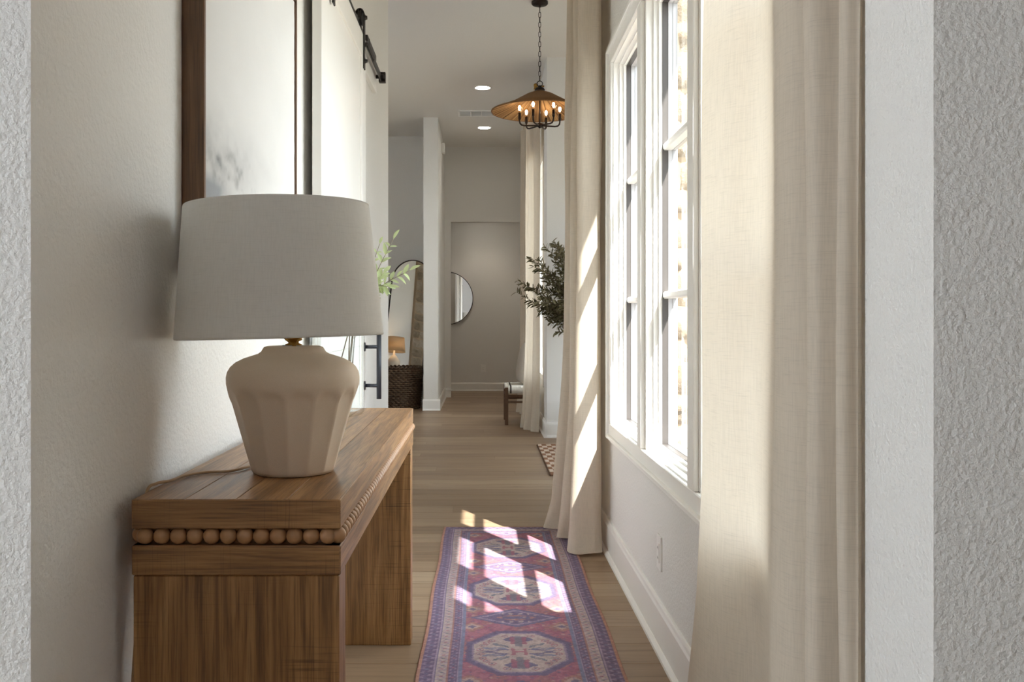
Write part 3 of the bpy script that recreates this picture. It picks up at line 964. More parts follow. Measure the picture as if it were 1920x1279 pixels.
trk = thing('sliding_door_track', 'black steel track bar with standoffs above barn door', 'track', (RX, 4.2, RZ - 0.04))
obj('track_bar', bx(RX - 0.003, RX + 0.003, 3.08, 5.28, RZ - 0.040, RZ, bev=0.0008), M['black_metal'], trk)
for sy in (3.20, 3.88, 4.56, 5.22):
    obj('standoff', tube(BM(), [(-0.6, sy, RZ - 0.02), (RX + 0.010, sy, RZ - 0.02)], 0.011, 14), M['black_metal'], trk, True)
    obj('standoff_bolt', tube(BM(), [(RX + 0.003, sy, RZ - 0.02), (RX + 0.020, sy, RZ - 0.02)], 0.014, 6), M['black_metal'], trk)
for sy in (3.09, 5.235):
    obj('end_stop', bx(RX - 0.012, RX + 0.026, sy, sy + 0.035, RZ - 0.045, RZ + 0.012, bev=0.002), M['black_metal'], trk)
obj('soft_close', bx(RX + 0.004, RX + 0.018, 4.50, 4.86, RZ - 0.034, RZ - 0.004, bev=0.002), M['black_metal'], trk)
struct('trim_2', bx(XL - 0.001, -0.600, 3.05, 5.25, RZ - 0.105, RZ + 0.05, bev=0.003), M['trim'])
struct('trim_3', bx(XL - 0.001, -0.606, 4.50, 4.60, 0, RZ - 0.105, bev=0.003), M['trim'])

# ------------------------------------------------------------------ rug
RX0, RX1, RY0, RY1 = -0.205, 0.447, 2.20, 4.905
W, L = RX1 - RX0, RY1 - RY0
nu, nv = 218, 900
uu = np.linspace(0, W, nu); vv = np.linspace(0, L, nv)
U, Vv = np.meshgrid(uu, vv)
un, vn = U / W, Vv / L
na = vnoise(un, vn, 60, 240, 21, 2); nb_ = vnoise(un, vn, 9, 36, 22, 4); nc = vnoise(un, vn, 150, 620, 23, 1)
C = {k: lin(v) for k, v in dict(orange=(192, 138, 104), purple=(108, 92, 122), navy=(102, 98, 130), cream=(196, 176, 166), pink=(176, 112, 122), red=(162, 94, 110), rust=(174, 124, 110), blue=(124, 132, 158), teal=(108, 118, 128), tan=(198, 172, 156), lilac=(168, 148, 166)).items()}
colr = np.ones((nv, nu, 3)) * C['red']
def fill(mask, c, a=1.0):
    global colr
    m = (np.clip(mask.astype(float), 0, 1) * a)[..., None]
    colr = colr * (1 - m) + C[c] * m
d = np.minimum(np.minimum(U, W - U), np.minimum(Vv, L - Vv))
horiz = (np.minimum(Vv, L - Vv) < np.minimum(U, W - U))     # which side of the border
along = np.where(horiz, U - W / 2, Vv)
jg = (vnoise(un, vn, 110, 450, 31, 1) - 0.5) * 0.007; jh = (vnoise(un, vn, 110, 450, 32, 1) - 0.5) * 0.007
x = U - W / 2 + jg
# field
fill(nb_ > 0.52, 'pink', 0.7); fill(nb_ < 0.40, 'rust', 0.5)
per = 0.70; c0 = (3.055 - RY0) % per
yv = (Vv + jh - c0 + per / 2) % per - per / 2                     # distance from a medallion's centre
ax, ay = np.abs(x), np.abs(yv)
# stepped hexagon between medallions
yh = per / 2 - ay
def hexa(hx, hy, cut):
    return (ax < hx) & (ay < hy) & (ax / hx + ay / hy * cut < 1 + cut * 0.45)
btw = (yh < 0.085) & (ax + yh * 1.7 < 0.150)
fill((yh < 0.105) & (ax + yh * 1.6 < 0.172), 'navy'); fill(btw & ~((yh < 0.070) & (ax + yh * 1.7 < 0.128)), 'lilac', 0.8)
fill((yh < 0.064) & (ax + yh * 1.7 < 0.118), 'purple', 0.85)
fill((yh < 0.030) & (ax + yh * 1.9 < 0.075), 'rust', 0.9); fill((yh < 0.014) & (ax < 0.05), 'navy')
fill((np.abs(yh - 0.045) < 0.010) & (np.abs((ax * 60) % 2 - 1) < 0.45) & (ax < 0.05), 'cream', 0.7)
# corner figures in the field
tri = (ax > 0.118) & (yh < 0.16) & (yh > 0.02) & (np.abs((ax - 0.16) * 1.0) + np.abs(yh - 0.10) < 0.052)
fill(tri, 'rust'); fill(tri & (np.abs(ax - 0.16) + np.abs(yh - 0.10) < 0.034), 'tan', 0.8); fill(tri & (np.abs(ax - 0.16) + np.abs(yh - 0.10) < 0.016), 'navy', 0.9)
def octo(hx, hy, k): return (ax < hx) & (ay < hy) & (ax / hx + ay / hy < k)
fill(octo(0.176, 0.205, 1.42), 'purple'); fill(octo(0.168, 0.196, 1.40), 'navy', 0.9)
fill(octo(0.156, 0.182, 1.40), 'lilac', 0.7); fill(octo(0.149, 0.174, 1.40), 'cream')
# figures in the medallion
fill((ax < 0.055) & (np.abs(ay - 0.118) < 0.028) & (ax + np.abs(ay - 0.118) * 1.2 < 0.056), 'navy', 0.95)
fill((ax < 0.028) & (np.abs(ay - 0.105) < 0.036), 'red', 0.9)
fill((ax < 0.012) & (np.abs(ay - 0.10) < 0.05), 'teal', 0.8)
fill((np.abs(ax - 0.020) < 0.006) & (ay < 0.030), 'pink'); fill((ax < 0.022) & (ay < 0.007), 'pink')
for sx, sy_, ang, ln, wd, cc in ((0.080, 0.030, 0.30, 0.042, 0.011, 'blue'), (0.076, 0.012, -0.05, 0.046, 0.007, 'navy'), (0.060, 0.060, 0.85, 0.034, 0.009, 'teal')):
    ca, sa = math.cos(ang), math.sin(ang)
    dx_, dy_ = ax - sx, ay - sy_
    p, q = dx_ * ca + dy_ * sa, -dx_ * sa + dy_ * ca
    fill((p / ln) ** 2 + ((q + 0.006 * np.sin(p * 60)) / wd) ** 2 < 1, cc, 0.95)
    fill((p / (ln * .6)) ** 2 + (q / (wd * .4)) ** 2 < 1, 'tan', 0.5)
for fx, fy in ((0.108, 0.082), (0.090, 0.105), (0.120, 0.060), (0.045, 0.150), (0.130, 0.020)):
    rr = np.hypot(ax - fx, (ay - fy))
    fill((rr < 0.013) & (rr > 0.008), 'red', 0.75); fill(rr < 0.004, 'navy', 0.9)
# small scattered figures
gx, gy = (x * 1000 // 21), (Vv * 1000 // 23)
cell = ((gx * 73 + gy * 151) % 11)
cxr, cyr = (x * 1000 % 21) / 21 - 0.5, (Vv * 1000 % 23) / 23 - 0.5
fillable = ~octo(0.176, 0.205, 1.42)
fill(fillable & (cell < 4) & (np.abs(cxr) + np.abs(cyr) < 0.32), 'navy', 0.55)
fill(fillable & (cell == 5) & (np.hypot(cxr, cyr) < 0.3), 'tan', 0.55)
# borders, from the outside in
def band(a, b, c): fill((d >= a) & (d < b), c)
band(0, 0.136, 'navy')
band(0.013, 0.054, 'purple'); band(0.054, 0.058, 'lilac'); band(0.058, 0.062, 'navy'); band(0.062, 0.096, 'cream'); band(0.096, 0.100, 'rust'); band(0.100, 0.128, 'purple'); band(0.128, 0.131, 'lilac'); band(0.131, 0.142, 'blue')
def motif(a, b, pitch, colours, seed):
    mid, half = (a + b) / 2, (b - a) / 2
    t = along / pitch; k = np.floor(t); f = t - k - 0.5
    e = (d - mid) / half
    inb = (d > a) & (d < b)
    s1 = inb & (np.abs(e + 0.75 * np.sin(f * 2 * PI)) < 0.30) & (np.abs(f) < 0.38)
    s2 = inb & (np.hypot(f * 2.6, e * 1.0) < 0.42)
    fill(s1, colours[0], 0.8)
    kk = (k.astype(int) % (len(colours) - 1)) + 1
    for i in range(1, len(colours)): fill(s2 & (kk == i), colours[i], 0.85)
    fill(inb & (np.hypot((np.abs(f) - 0.5) * 3.0, np.abs(e) - 0.5) < 0.30), colours[0], 0.6)
motif(0.015, 0.052, 0.036, ('lilac', 'navy', 'blue', 'navy'), 1)
motif(0.064, 0.094, 0.030, ('lilac', 'teal', 'red', 'teal', 'pink'), 2)
motif(0.102, 0.126, 0.027, ('lilac', 'blue', 'navy', 'pink'), 3)
band(0, 0.013, 'orange')
colr *= (0.72 + 0.56 * na)[..., None] * (0.86 + 0.28 * nc)[..., None] * (0.86 + 0.28 * nb_)[..., None]
colr = colr * 0.68 + lin((150, 132, 146)) * 0.32
Vt = np.zeros((nv, nu, 3))
Vt[..., 0] = RX0 + U + 0.003 * np.sin(Vv * 7)[...] * (np.abs(x) / W * 2); Vt[..., 1] = RY0 + Vv
Vt[..., 2] = 0.0075 + 0.0008 * (nc - 0.5)
edge = d < 0.001
Vt[..., 2][edge] = 0.0005
rug = obj('runner_rug', grid_mesh('runner_rug', Vt, nu, nv, colr), M['rug'])
meta(rug, 'faded purple and red patterned runner rug with orange binding on hall floor', 'rug')

# ------------------------------------------------------------------ curtains
def curtain(name, label, plan, z0, z1, mat, warp, ns=170, nz=70, group=None):
    P = spline([(x, y, 0) for x, y in plan], ns)
    zs = np.concatenate([np.linspace(z0, z0 + 0.25, 22)[:-1], np.linspace(z0 + 0.25, z1, nz)])
    V = np.zeros((len(zs), ns, 3))
    for j, z in enumerate(zs):
        for i, p in enumerate(P):
            V[j, i] = warp(p.x, p.y, z, i / (ns - 1))
    o = obj(name, grid_mesh(name, V, ns, len(zs)), mat)
    return meta(o, label, 'curtain', group)

# near panel
def warp_near(x, y, z, s):
    k = (z - 1.1)
    wob = 0.006 * math.sin(3.1 * z + 9 * s) + 0.004 * math.sin(5.3 * z + 23 * s)
    gather = 1.0 - 0.05 * max(0, k)
    xx = 0.555 + (x - 0.555) * (1 + 0.10 * max(0, 0.9 - z)) * gather + wob * 0.8
    yy = y + wob * 0.8
    if s < 0.22 and z < 0.75:                       # far edge kicks out at the floor
        f = (1 - s / 0.22) * (0.75 - z) / 0.75
        xx -= 0.055 * f; yy += 0.05 * f
    return (min(xx, 0.592), yy, z)
near_plan = [(0.578, 2.40), (0.560, 2.33), (0.525, 2.20), (0.498, 2.09), (0.512, 1.98), (0.552, 1.915), (0.562, 1.872), (0.557, 1.80), (0.541, 1.73), (0.525, 1.67), (0.530, 1.60), (0.566, 1.565), (0.578, 1.535), (0.552, 1.520), (0.523, 1.505), (0.528, 1.475), (0.566, 1.465), (0.575, 1.448), (0.556, 1.438), (0.548, 1.428), (0.556, 1.418), (0.572, 1.416), (0.576, 1.408), (0.568, 1.4015)]
curtain('linen_curtain', 'oat linen curtain panel beside the projecting front jamb', near_plan, 0.012, 3.02, M['linen'], warp_near, 220)

def warp_mid(x, y, z, s):
    wob = 0.005 * math.sin(3.7 * z + 11 * s) + 0.003 * math.sin(7.1 * z + 19 * s)
    out = max(0.0, (0.585 - x) / 0.16)               # 1 on the crests
    f = max(0.0, 1.15 - z) / 1.15
    xx = x - 0.075 * out * f ** 1.6 * (0.35 + s) + wob * 0.8
    yy = y + wob
    xx += 0.018 * out * max(0, z - 1.6) / 1.4
    if z < 0.16:                                     # hem breaks on the floor
        g = (0.16 - z) / 0.16
        xx += 0.016 * g * math.sin(17 * s * 2 * PI * 0.35 + 1) - 0.020 * g * out
        yy -= 0.035 * g * g * (0.5 + 0.5 * math.sin(13 * s))
    return (min(xx, 0.588), yy, max(z, 0.0125 + 0.006 * math.sin(31 * s)))
mid_plan = [(0.556, 4.360), (0.538, 4.325), (0.500, 4.325), (0.458, 4.335), (0.440, 4.37), (0.470, 4.44), (0.545, 4.53), (0.558, 4.56), (0.520, 4.60), (0.455, 4.62), (0.440, 4.66), (0.470, 4.70), (0.545, 4.73), (0.556, 4.77), (0.510, 4.81), (0.440, 4.84), (0.430, 4.885), (0.470, 4.93), (0.545, 4.96), (0.56, 5.0), (0.52, 5.04)]
curtain('linen_curtain', 'oat linen curtain puddling on the end of the runner rug', mid_plan, 0.012, 3.02, M['linen'], warp_mid, 220)

def warp_far(x, y, z, s):
    wob = 0.006 * math.sin(2.9 * z + 13 * s)
    f = max(0.0, 1.3 - z) / 1.3
    out = max(0.0, (0.59 - x) / 0.15)
    xx = x - 0.045 * out * f ** 1.5 + wob * 0.6
    if z < 0.2: xx -= 0.012 * (0.2 - z) / 0.2 * out
    return (min(xx, 0.575), y + wob, z)
far_plan = [(0.560, 9.06), (0.520, 9.08), (0.500, 9.12), (0.530, 9.16), (0.565, 9.19), (0.520, 9.22), (0.470, 9.25), (0.455, 9.30), (0.490, 9.34), (0.560, 9.37), (0.520, 9.42), (0.450, 9.45), (0.445, 9.50), (0.500, 9.54)]
curtain('linen_curtain', 'oat linen curtain panel hanging beside the woven stool', far_plan, 0.004, 3.36, M['linen'], warp_far, 120, 40)
far_plan2 = [(x + 0.006 + 0.02 * (k % 2), y + 1.58) for k, (x, y) in enumerate(far_plan)]
curtain('linen_curtain', 'oat linen curtain panel farther along, behind the woven stool and pillow', far_plan2, 0.004, 3.36, M['linen'], warp_far, 120, 40)

def rod(label, x, y0, y1, z, mat, brackets):
    r = thing('curtain_rod', label, 'curtain rod', (x, y0, z))
    obj('pole', tube(BM(), [(x, y0, z), (x, y1, z)], 0.012, 14), mat, r, True)
    for yy in (y0, y1):
        obj('finial', ball(BM(), (x, yy, z), 0.022, 14, 10), mat, r, True)
    for yy in brackets:
        obj('bracket', tube(BM(), [(XR - 0.001, yy, z + 0.002), (x, yy, z + 0.002)], 0.008, 8), mat, r, True)
rod('black curtain rod over the row of hall windows', 0.525, 1.41, 5.10, 3.035, M['black_metal'], (1.55, 3.0, 5.0))
rod('brass toned curtain rod over the far window beyond the entry', 0.515, 9.0, 11.2, 3.375, M['brass'], (9.04, 11.1))

# ------------------------------------------------------------------ pendant lamp in the entry
PXc, PYc = 0.441, 7.17
def zp(py): return EYE - (py - VY) * PYc / F
pend = thing('pendant_lamp', 'wide woven cone pendant lamp with six candle bulbs on black chain', 'pendant lamp', (PXc, PYc, zp(238)))
c0_ = Vector((PXc, PYc, 0))
obj('canopy', lathe(BM(), [(0.0, 0.0), (0.064, 0.0), (0.064, -0.018), (0.056, -0.026), (0.012, -0.030), (0.008, -0.045), (0.0, -0.046)], (PXc, PYc, CE), 32), M['bronze'], pend, True)
# chain links, turned a quarter from one to the next
def link_mesh():
    bm = BM(); pts = []
    for k in range(20):
        a = 2 * PI * k / 20
        pts.append((0.0085 * math.cos(a), 0.0, 0.011 * math.sin(a) + (0.010 if math.sin(a) > 0 else -0.010)))
    tube(bm, pts, 0.0024, 6, closed=True)
    bmesh.ops.recalc_face_normals(bm, faces=bm.faces)
    me = bpy.data.meshes.new('chain_link'); bm.to_mesh(me); bm.free(); me.materials.append(M['bronze'])
    me.polygons.foreach_set('use_smooth', [True] * len(me.polygons))
    return me
lm = link_mesh()
ztop, zbot = CE - 0.046, zp(152)
nl = int((ztop - zbot) / 0.0355)
for k in range(nl):
    o = bpy.data.objects.new('chain_link', lm)
    o.location = (PXc, PYc, ztop - (k + 0.5) * (ztop - zbot) / nl)
    o.rotation_euler = (0, 0, (0 if k % 2 else PI / 2) + random.uniform(-.3, .3))
    link(o, pend)
zl = zp(157)
ringp = [(PXc + 0.021 * math.cos(2 * PI * k / 20), PYc, zl + 0.021 * math.sin(2 * PI * k / 20)) for k in range(20)]
obj('hanging_ring', tube(BM(), ringp, 0.0035, 8, closed=True), M['bronze'], pend, True)
zc_ = zp(168)
obj('cap', lathe(BM(), [(0.0, 0.030), (0.012, 0.030), (0.013, 0.020), (0.030, 0.012), (0.040, 0.0), (0.040, -0.006), (0.0, -0.006)], (PXc, PYc, zc_), 28), M['bronze'], pend, True)
zr, zt_ = zp(208.5), zp(171)
Rr = 0.371
def shade_reeds():
    t = NT('woven_reed').set(0.75, 0, 0.2)
    g = t.n('ShaderNodeNewGeometry').outputs['Random Per Island']
    t.col(t.ramp(g, [(0.0, rgb(104, 76, 50)), (0.5, rgb(158, 120, 80)), (1.0, rgb(190, 152, 106))]))
    return t.m
M['reed'] = shade_reeds()
M['reed_outer'] = plain('woven_reed_outer', rgb(124, 92, 62), 0.85, 0, 0.2, 0.22, 220, 0.5)
obj('shade', lathe(BM(), [(0.036, zt_ - zr), (0.10, zt_ - zr - 0.024), (Rr * 0.6, 0.062), (Rr, 0.004), (Rr, 0.0), (Rr * 0.6, 0.056), (0.10, zt_ - zr - 0.030), (0.036, zt_ - zr - 0.006)], (PXc, PYc, zr), 72, close=True), M['reed_outer'], pend, True)
bm = BM(); nr = 132
for k in range(nr):                                            # reeds lining the cone
    a = 2 * PI * k / nr; h = PI / nr * 0.86
    ps = [(0.05, zt_ - zr - 0.014), (0.10, zt_ - zr - 0.033), (Rr * 0.6, 0.0525), (Rr * 0.985, -0.001)]
    prev = None
    for r, z in ps:
        e = 0.0022
        row = [bm.verts.new((PXc + r * math.cos(a + s * h), PYc + r * math.sin(a + s * h), zr + z - (e if s == 0 else 0))) for s in (-1, 0, 1)]
        if prev:
            for i in (0, 1): bm.faces.new((prev[i], prev[i + 1], row[i + 1], row[i]))
        prev = row
lining = obj('reed_lining', bm, M['reed'], pend, True); lining['kind'] = 'stuff'
obj('rim', tube(BM(), [(PXc + Rr * math.cos(2 * PI * k / 72), PYc + Rr * math.sin(2 * PI * k / 72), zr) for k in range(72)], 0.006, 8, closed=True), M['reed_outer'], pend, True)
zh = zp(235)
obj('stem', tube(BM(), [(PXc, PYc, zh), (PXc, PYc, zc_)], 0.0055, 10), M['bronze'], pend, True)
obj('hub', lathe(BM(), [(0.0, -0.024), (0.007, -0.022), (0.012, -0.014), (0.024, -0.010), (0.028, 0.0), (0.024, 0.012), (0.010, 0.018), (0.0, 0.018)], (PXc, PYc, zh), 24), M['bronze'], pend, True)
M['bulb'] = emit('warm_filament', (1.0, 0.80, 0.56, 1), 26.0)
M['bulb_glass'] = glass_mat('bulb_glass', (1.0, 0.95, 0.88, 1))
for k in range(6):
    a = math.radians(8) + k * PI / 3
    ca, sa = math.cos(a), math.sin(a)
    ra = 0.158
    def q(r, z): return (PXc + r * ca, PYc + r * sa, zh + z)
    arm = obj('arm', tube(BM(), [q(0.01, 0), q(0.06, -0.004), q(0.120, -0.006), q(0.142, -0.002), q(0.154, 0.010), q(ra, 0.028), q(ra, 0.045)], 0.0062, 10), M['bronze'], pend, True)
    obj('candle_sleeve', tube(BM(), [q(ra, 0.040), q(ra, 0.092)], 0.0105, 12), M['bronze'], arm, True)
    p = q(ra, 0.092)
    bl = obj('bulb', lathe(BM(), [(0.0, 0.0), (0.009, 0.0), (0.010, 0.012), (0.017, 0.024), (0.023, 0.036), (0.0245, 0.046), (0.022, 0.057), (0.014, 0.066), (0.0, 0.0695)], p, 18), M['bulb_glass'], arm, True)
    obj('filament', lathe(BM(), [(0.0, 0.016), (0.006, 0.018), (0.010, 0.034), (0.010, 0.044), (0.006, 0.054), (0.0, 0.056)], p, 10), M['bulb'], arm, True)

# ------------------------------------------------------------------ ceiling fittings
M['downlight'] = emit('downlight_lens', (1.0, 0.93, 0.82, 1), 22.0)
def downlight(label, x, y, z, r=0.078, power=0, beam='downlight_beam'):
    t = thing('recessed_light', label, 'ceiling light', (x, y, z))
    obj('trim_ring', lathe(BM(), [(r + 0.016, 0.001), (r + 0.016, -0.003), (r + 0.004, -0.007), (r, -0.006), (r, 0.001)], (x, y, z), 36), M['trim'], t, True)
    obj('lens', lathe(BM(), [(r + 0.001, 0.0005), (r + 0.001, -0.0045), (0.0, -0.0045)], (x, y, z), 36), M['downlight'], t, True)
    if power:
        l = bpy.data.lights.new(beam, 'SPOT'); l.energy = power; l.spot_size = math.radians(115); l.spot_blend = 0.8; l.color = (1.0, 0.87, 0.72); l.shadow_soft_size = r
        o = bpy.data.objects.new(beam, l); o.location = (x, y, z - 0.02); link(o, t)
downlight('recessed ceiling light before the long vent', 0.0, 9.82, CE, power=9)
downlight('recessed ceiling light behind the long vent', 0.02, 11.86, CE, power=9)
downlight('recessed ceiling light of the passage behind the opening', 0.0, 13.80, 2.74, power=12, beam='passage_downlight_offscreen')
vent = thing('ceiling_vent', 'long white slotted air vent on the ceiling between two recessed lights', 'vent', (-0.02, 11.03, CE))
vx0, vx1, vy0, vy1 = -0.295, 0.27, 10.88, 11.19
bm = BM()
box(bm, vx0, vx1, vy0, vy0 + 0.025, CE - 0.008, CE + 0.001); box(bm, vx0, vx1, vy1 - 0.025, vy1, CE - 0.008, CE + 0.001)
box(bm, vx0, vx0 + 0.025, vy0 + 0.025, vy1 - 0.025, CE - 0.008, CE + 0.001); box(bm, vx1 - 0.025, vx1, vy0 + 0.025, vy1 - 0.025, CE - 0.008, CE + 0.001)
obj('frame', bm, M['trim'], vent)
obj('backing', bx(vx0 + 0.025, vx1 - 0.025, vy0 + 0.025, vy1 - 0.025, CE - 0.0015, CE + 0.001), M['slot'], vent)
for k in range(3): obj('divider', bx(vx0 + 0.02 + (k + 1) * 0.13, vx0 + 0.032 + (k + 1) * 0.13, vy0 + 0.02, vy1 - 0.02, CE - 0.008, CE), M['trim'], vent)
sm = None
for k in range(13):
    yy = vy0 + 0.034 + k * 0.0202
    if sm is None:
        o = obj('slat', xf(bx(vx0 + 0.02, vx1 - 0.02, -0.007, 0.007, -0.0012, 0.0012), Matrix.Rotation(0.5, 4, 'X')), M['trim'], None); sm = o.data
        COL.objects.unlink(o); bpy.data.objects.remove(o)
    o = bpy.data.objects.new('slat', sm); o.location = (0, yy, CE - 0.0045); link(o, vent)

# ------------------------------------------------------------------ wall fittings
def outlet(label, c, n, wd=0.072, ht=0.116):
    """c centre on the wall face, n normal"""
    t = thing('wall_outlet', label, 'outlet', c)
    c = Vector(c); n = Vector(n); sdir = Vector((-n.y, n.x, 0))
    R = Matrix((sdir, n, Vector((0, 0, 1)))).transposed().to_4x4(); Tm = Matrix.Translation(c) @ R
    obj('cover_plate', xf(bx(-wd / 2, wd / 2, -0.001, 0.006, -ht / 2, ht / 2, bev=0.002), Tm), M['white_plastic'], t)
    obj('insert', xf(bx(-0.017, 0.017, 0.004, 0.009, -0.033, 0.033, bev=0.0015), Tm), M['white_plastic'], t)
    for zz in (-0.017, 0.017):
        for sx in (-0.006, 0.006):
            obj('slot', xf(bx(sx - 0.001, sx + 0.001, 0.0075, 0.0094, zz - 0.004, zz + 0.004), Tm), M['slot'], t)
    return t
outlet('white outlet plate under the hall windows', (XR, 3.135, EYE - (1036 - VY) * 3.135 / F), (-1, 0, 0))
outlet('white outlet plate low on the back wall of the passage', (at(906, 691, Y_BACK).x, Y_BACK, at(906, 691, Y_BACK).z), (0, -1, 0), 0.075, 0.12)
sb = thing('motion_sensor', 'small white sensor box high on the side of the wall pier', 'sensor', (PX1, 12.3, 3.35))
zs0, zs1 = EYE + (VY - 288) * 12.3 / F, EYE + (VY - 269) * 12.3 / F
obj('housing', bx(PX1 - 0.001, PX1 + 0.042, 12.24, 12.36, zs0, zs1, bev=0.008, seg=2), M['white_plastic'], sb)
obj('lens', bx(PX1 + 0.038, PX1 + 0.045, 12.26, 12.34, zs0 + 0.02, zs0 + 0.06, bev=0.003), M['grey_frame'], sb)

# ------------------------------------------------------------------ round mirror on the back wall
mr = 0.412; mc = at(837.5, 559.5, Y_BACK)
rm = thing('round_mirror', 'round mirror in thin dark metal frame on passage wall', 'mirror', (mc.x, Y_BACK, mc.z))
RT = Matrix.Translation((mc.x, Y_BACK, mc.z)) @ Matrix.Rotation(PI / 2, 4, 'X')
obj('frame', xf(lathe(BM(), [(mr - 0.010, 0.0), (mr, 0.0), (mr, 0.034), (mr - 0.010, 0.034)], (0, 0, 0), 72, close=True), RT), M['bronze'], rm, True)
obj('glass', xf(lathe(BM(), [(mr - 0.009, 0.020), (mr - 0.009, 0.026), (0.0, 0.026)], (0, 0, 0), 72), RT), M['mirror'], rm)

# ------------------------------------------------------------------ leaning arched mirror and basket
am = thing('arched_mirror', 'tall arched floor mirror with thin dark frame leaning behind the basket', 'mirror', (-1.0, 12.1, 0))
aw, ah = 0.29, 1.87                                            # half width, height
def arch_outline(w, h, n=24):
    pts = [(-w, 0.0), (w, 0.0)]
    for k in range(n + 1):
        a = PI * k / n
        pts.append((w * math.cos(a), h - w + w * math.sin(a)))
    return pts
yaw, lean = math.radians(-20), math.radians(5.0)
AMT = Matrix.Translation((-1.085, 12.02, 0.026)) @ Matrix.Rotation(yaw, 4, 'Z') @ Matrix.Rotation(-lean, 4, 'X') @ Matrix.Rotation(math.radians(4.4), 4, 'Y')
def slab(outline, y0, y1):
    bm = BM(); A = [bm.verts.new((x, y0, z)) for x, z in outline]; B = [bm.verts.new((x, y1, z)) for x, z in outline]
    n = len(outline); bm.faces.new(A); bm.faces.new(B[::-1])
    for i in range(n): bm.faces.new((A[i], B[i], B[(i + 1) % n], A[(i + 1) % n]))
    return bm
obj('glass', xf(slab([(x, z + 0.012) for x, z in arch_outline(aw - 0.010, ah - 0.022)], -0.006, -0.002), AMT), M['mirror'], am)
fb = BM(); o1 = arch_outline(aw, ah); o2 = [(x, z + 0.012) for x, z in arch_outline(aw - 0.012, ah - 0.024)]
vs = [[fb.verts.new((x, y, z)) for x, z in oo] for oo, y in ((o1, -0.014), (o1, 0.026), (o2, 0.026), (o2, -0.014))]
for r in range(4):
    A, B = vs[r], vs[(r + 1) % 4]; n = len(A)
    for i in range(n): fb.faces.new((A[i], A[(i + 1) % n], B[(i + 1) % n], B[i]))
obj('frame', xf(fb, AMT), M['bronze'], am)
obj('backing', xf(slab(arch_outline(aw - 0.008, ah - 0.01), 0.0, 0.02), AMT), M['dark_plinth'], am)

bk = thing('wicker_basket', 'large dark woven wicker basket in front of the arched mirror', 'basket', (-1.03, 11.62, 0))
bc = (-1.03, 11.62, 0)
def bprof(z): return 0.232 + 0.030 * math.sin(min(1.0, z / 0.5) * 2.2)
obj('liner', lathe(BM(), [(0.0, 0.012), (0.225, 0.012), (bprof(0.25) - 0.012, 0.25), (bprof(0.5) - 0.012, 0.50)], bc, 48), M['dark_plinth'], bk, True)
bm = BM(); nrow = 19; nst = 56
for r in range(nrow):                                          # woven strands, over and under the stakes
    z = 0.012 + r * 0.0258
    pts = []
    for k in range(nst * 4):
        a = 2 * PI * k / (nst * 4)
        rr = bprof(z) + 0.007 * math.sin(a * nst / 2 + PI * r)
        pts.append((bc[0] + rr * math.cos(a), bc[1] + rr * math.sin(a), z + 0.003 * math.cos(a * nst / 2 + PI * r)))
    tube(bm, pts, 0.0125, 6, closed=True)
M['wicker'] = plain('brown_wicker', rgb(92, 72, 54), 0.6, 0, 0.4, 0.35, 90)
wv = obj('woven_strands', bm, M['wicker'], bk, True); wv['kind'] = 'stuff'
bm = BM(); pts = []
for k in range(240):
    a = 2 * PI * k / 240; b = a * 30
    pts.append((bc[0] + (bprof(0.5) + 0.010 * math.cos(b)) * math.cos(a), bc[1] + (bprof(0.5) + 0.010 * math.cos(b)) * math.sin(a), 0.508 + 0.009 * math.sin(b)))
obj('braided_rim', tube(bm, pts, 0.0125, 6, closed=True), M['wicker'], bk, True)

# ------------------------------------------------------------------ woven stool with pillow
SX0, SX1, SY0, SY1, SZ = 0.232, 0.560, 9.70, 10.26, 0.405
st = thing('woven_stool', 'low dark wood stool with woven white cord seat by the far window', 'stool', ((SX0 + SX1) / 2, (SY0 + SY1) / 2, 0))
lw = 0.036
for x in (SX0, SX1 - lw):
    for y in (SY0, SY1 - lw):
        obj('leg', bx(x, x + lw, y, y + lw, 0, SZ - 0.012, bev=0.004), M['stool_wood'], st)
for z0, z1 in ((SZ - 0.115, SZ - 0.088), (SZ - 0.175, SZ - 0.155)):
    for y in (SY0 + 0.008, SY1 - 0.026):
        obj('stretcher', bx(SX0 + lw - 0.004, SX1 - lw + 0.004, y, y + 0.018, z0, z1, bev=0.002), M['stool_wood'], st)
    for x in (SX0 + 0.008, SX1 - 0.026):
        obj('stretcher', bx(x, x + 0.018, SY0 + lw - 0.004, SY1 - lw + 0.004, z0, z1, bev=0.002), M['stool_wood'], st)
M['seat_cord'] = plain('white_paper_cord', rgb(222, 218, 210), 0.8, 0, 0.2, 0.06, 200)
M['seat_cord_dark'] = plain('charcoal_paper_cord', rgb(74, 66, 60), 0.8)
bm, bm2 = BM(), BM()
ncd = 30
for k in range(ncd):                                           # cords wrapped over the front and back rails
    x = SX0 + lw + 0.004 + k * (SX1 - SX0 - 2 * lw - 0.008) / (ncd - 1)
    pts = [(x, SY0 + 0.002, SZ - 0.072), (x, SY0 - 0.004, SZ - 0.04), (x, SY0 + 0.004, SZ - 0.008), (x, SY0 + 0.03, SZ + 0.004), (x, (SY0 + SY1) / 2, SZ - 0.004), (x, SY1 - 0.03, SZ + 0.004), (x, SY1 - 0.004, SZ - 0.008), (x, SY1 + 0.004, SZ - 0.04), (x, SY1 - 0.002, SZ - 0.072)]
    tube(bm2 if k in (2, 3) else bm, pts, 0.0048, 6)
box(bm, SX0 + 0.006, SX0 + lw + 0.002, SY0 + lw, SY1 - lw, SZ - 0.060, SZ + 0.002, bev=0.008, seg=2)
box(bm, SX1 - lw - 0.002, SX1 - 0.006, SY0 + lw, SY1 - lw, SZ - 0.060, SZ + 0.002, bev=0.008, seg=2)
obj('woven_seat', bm, M['seat_cord'], st, True)
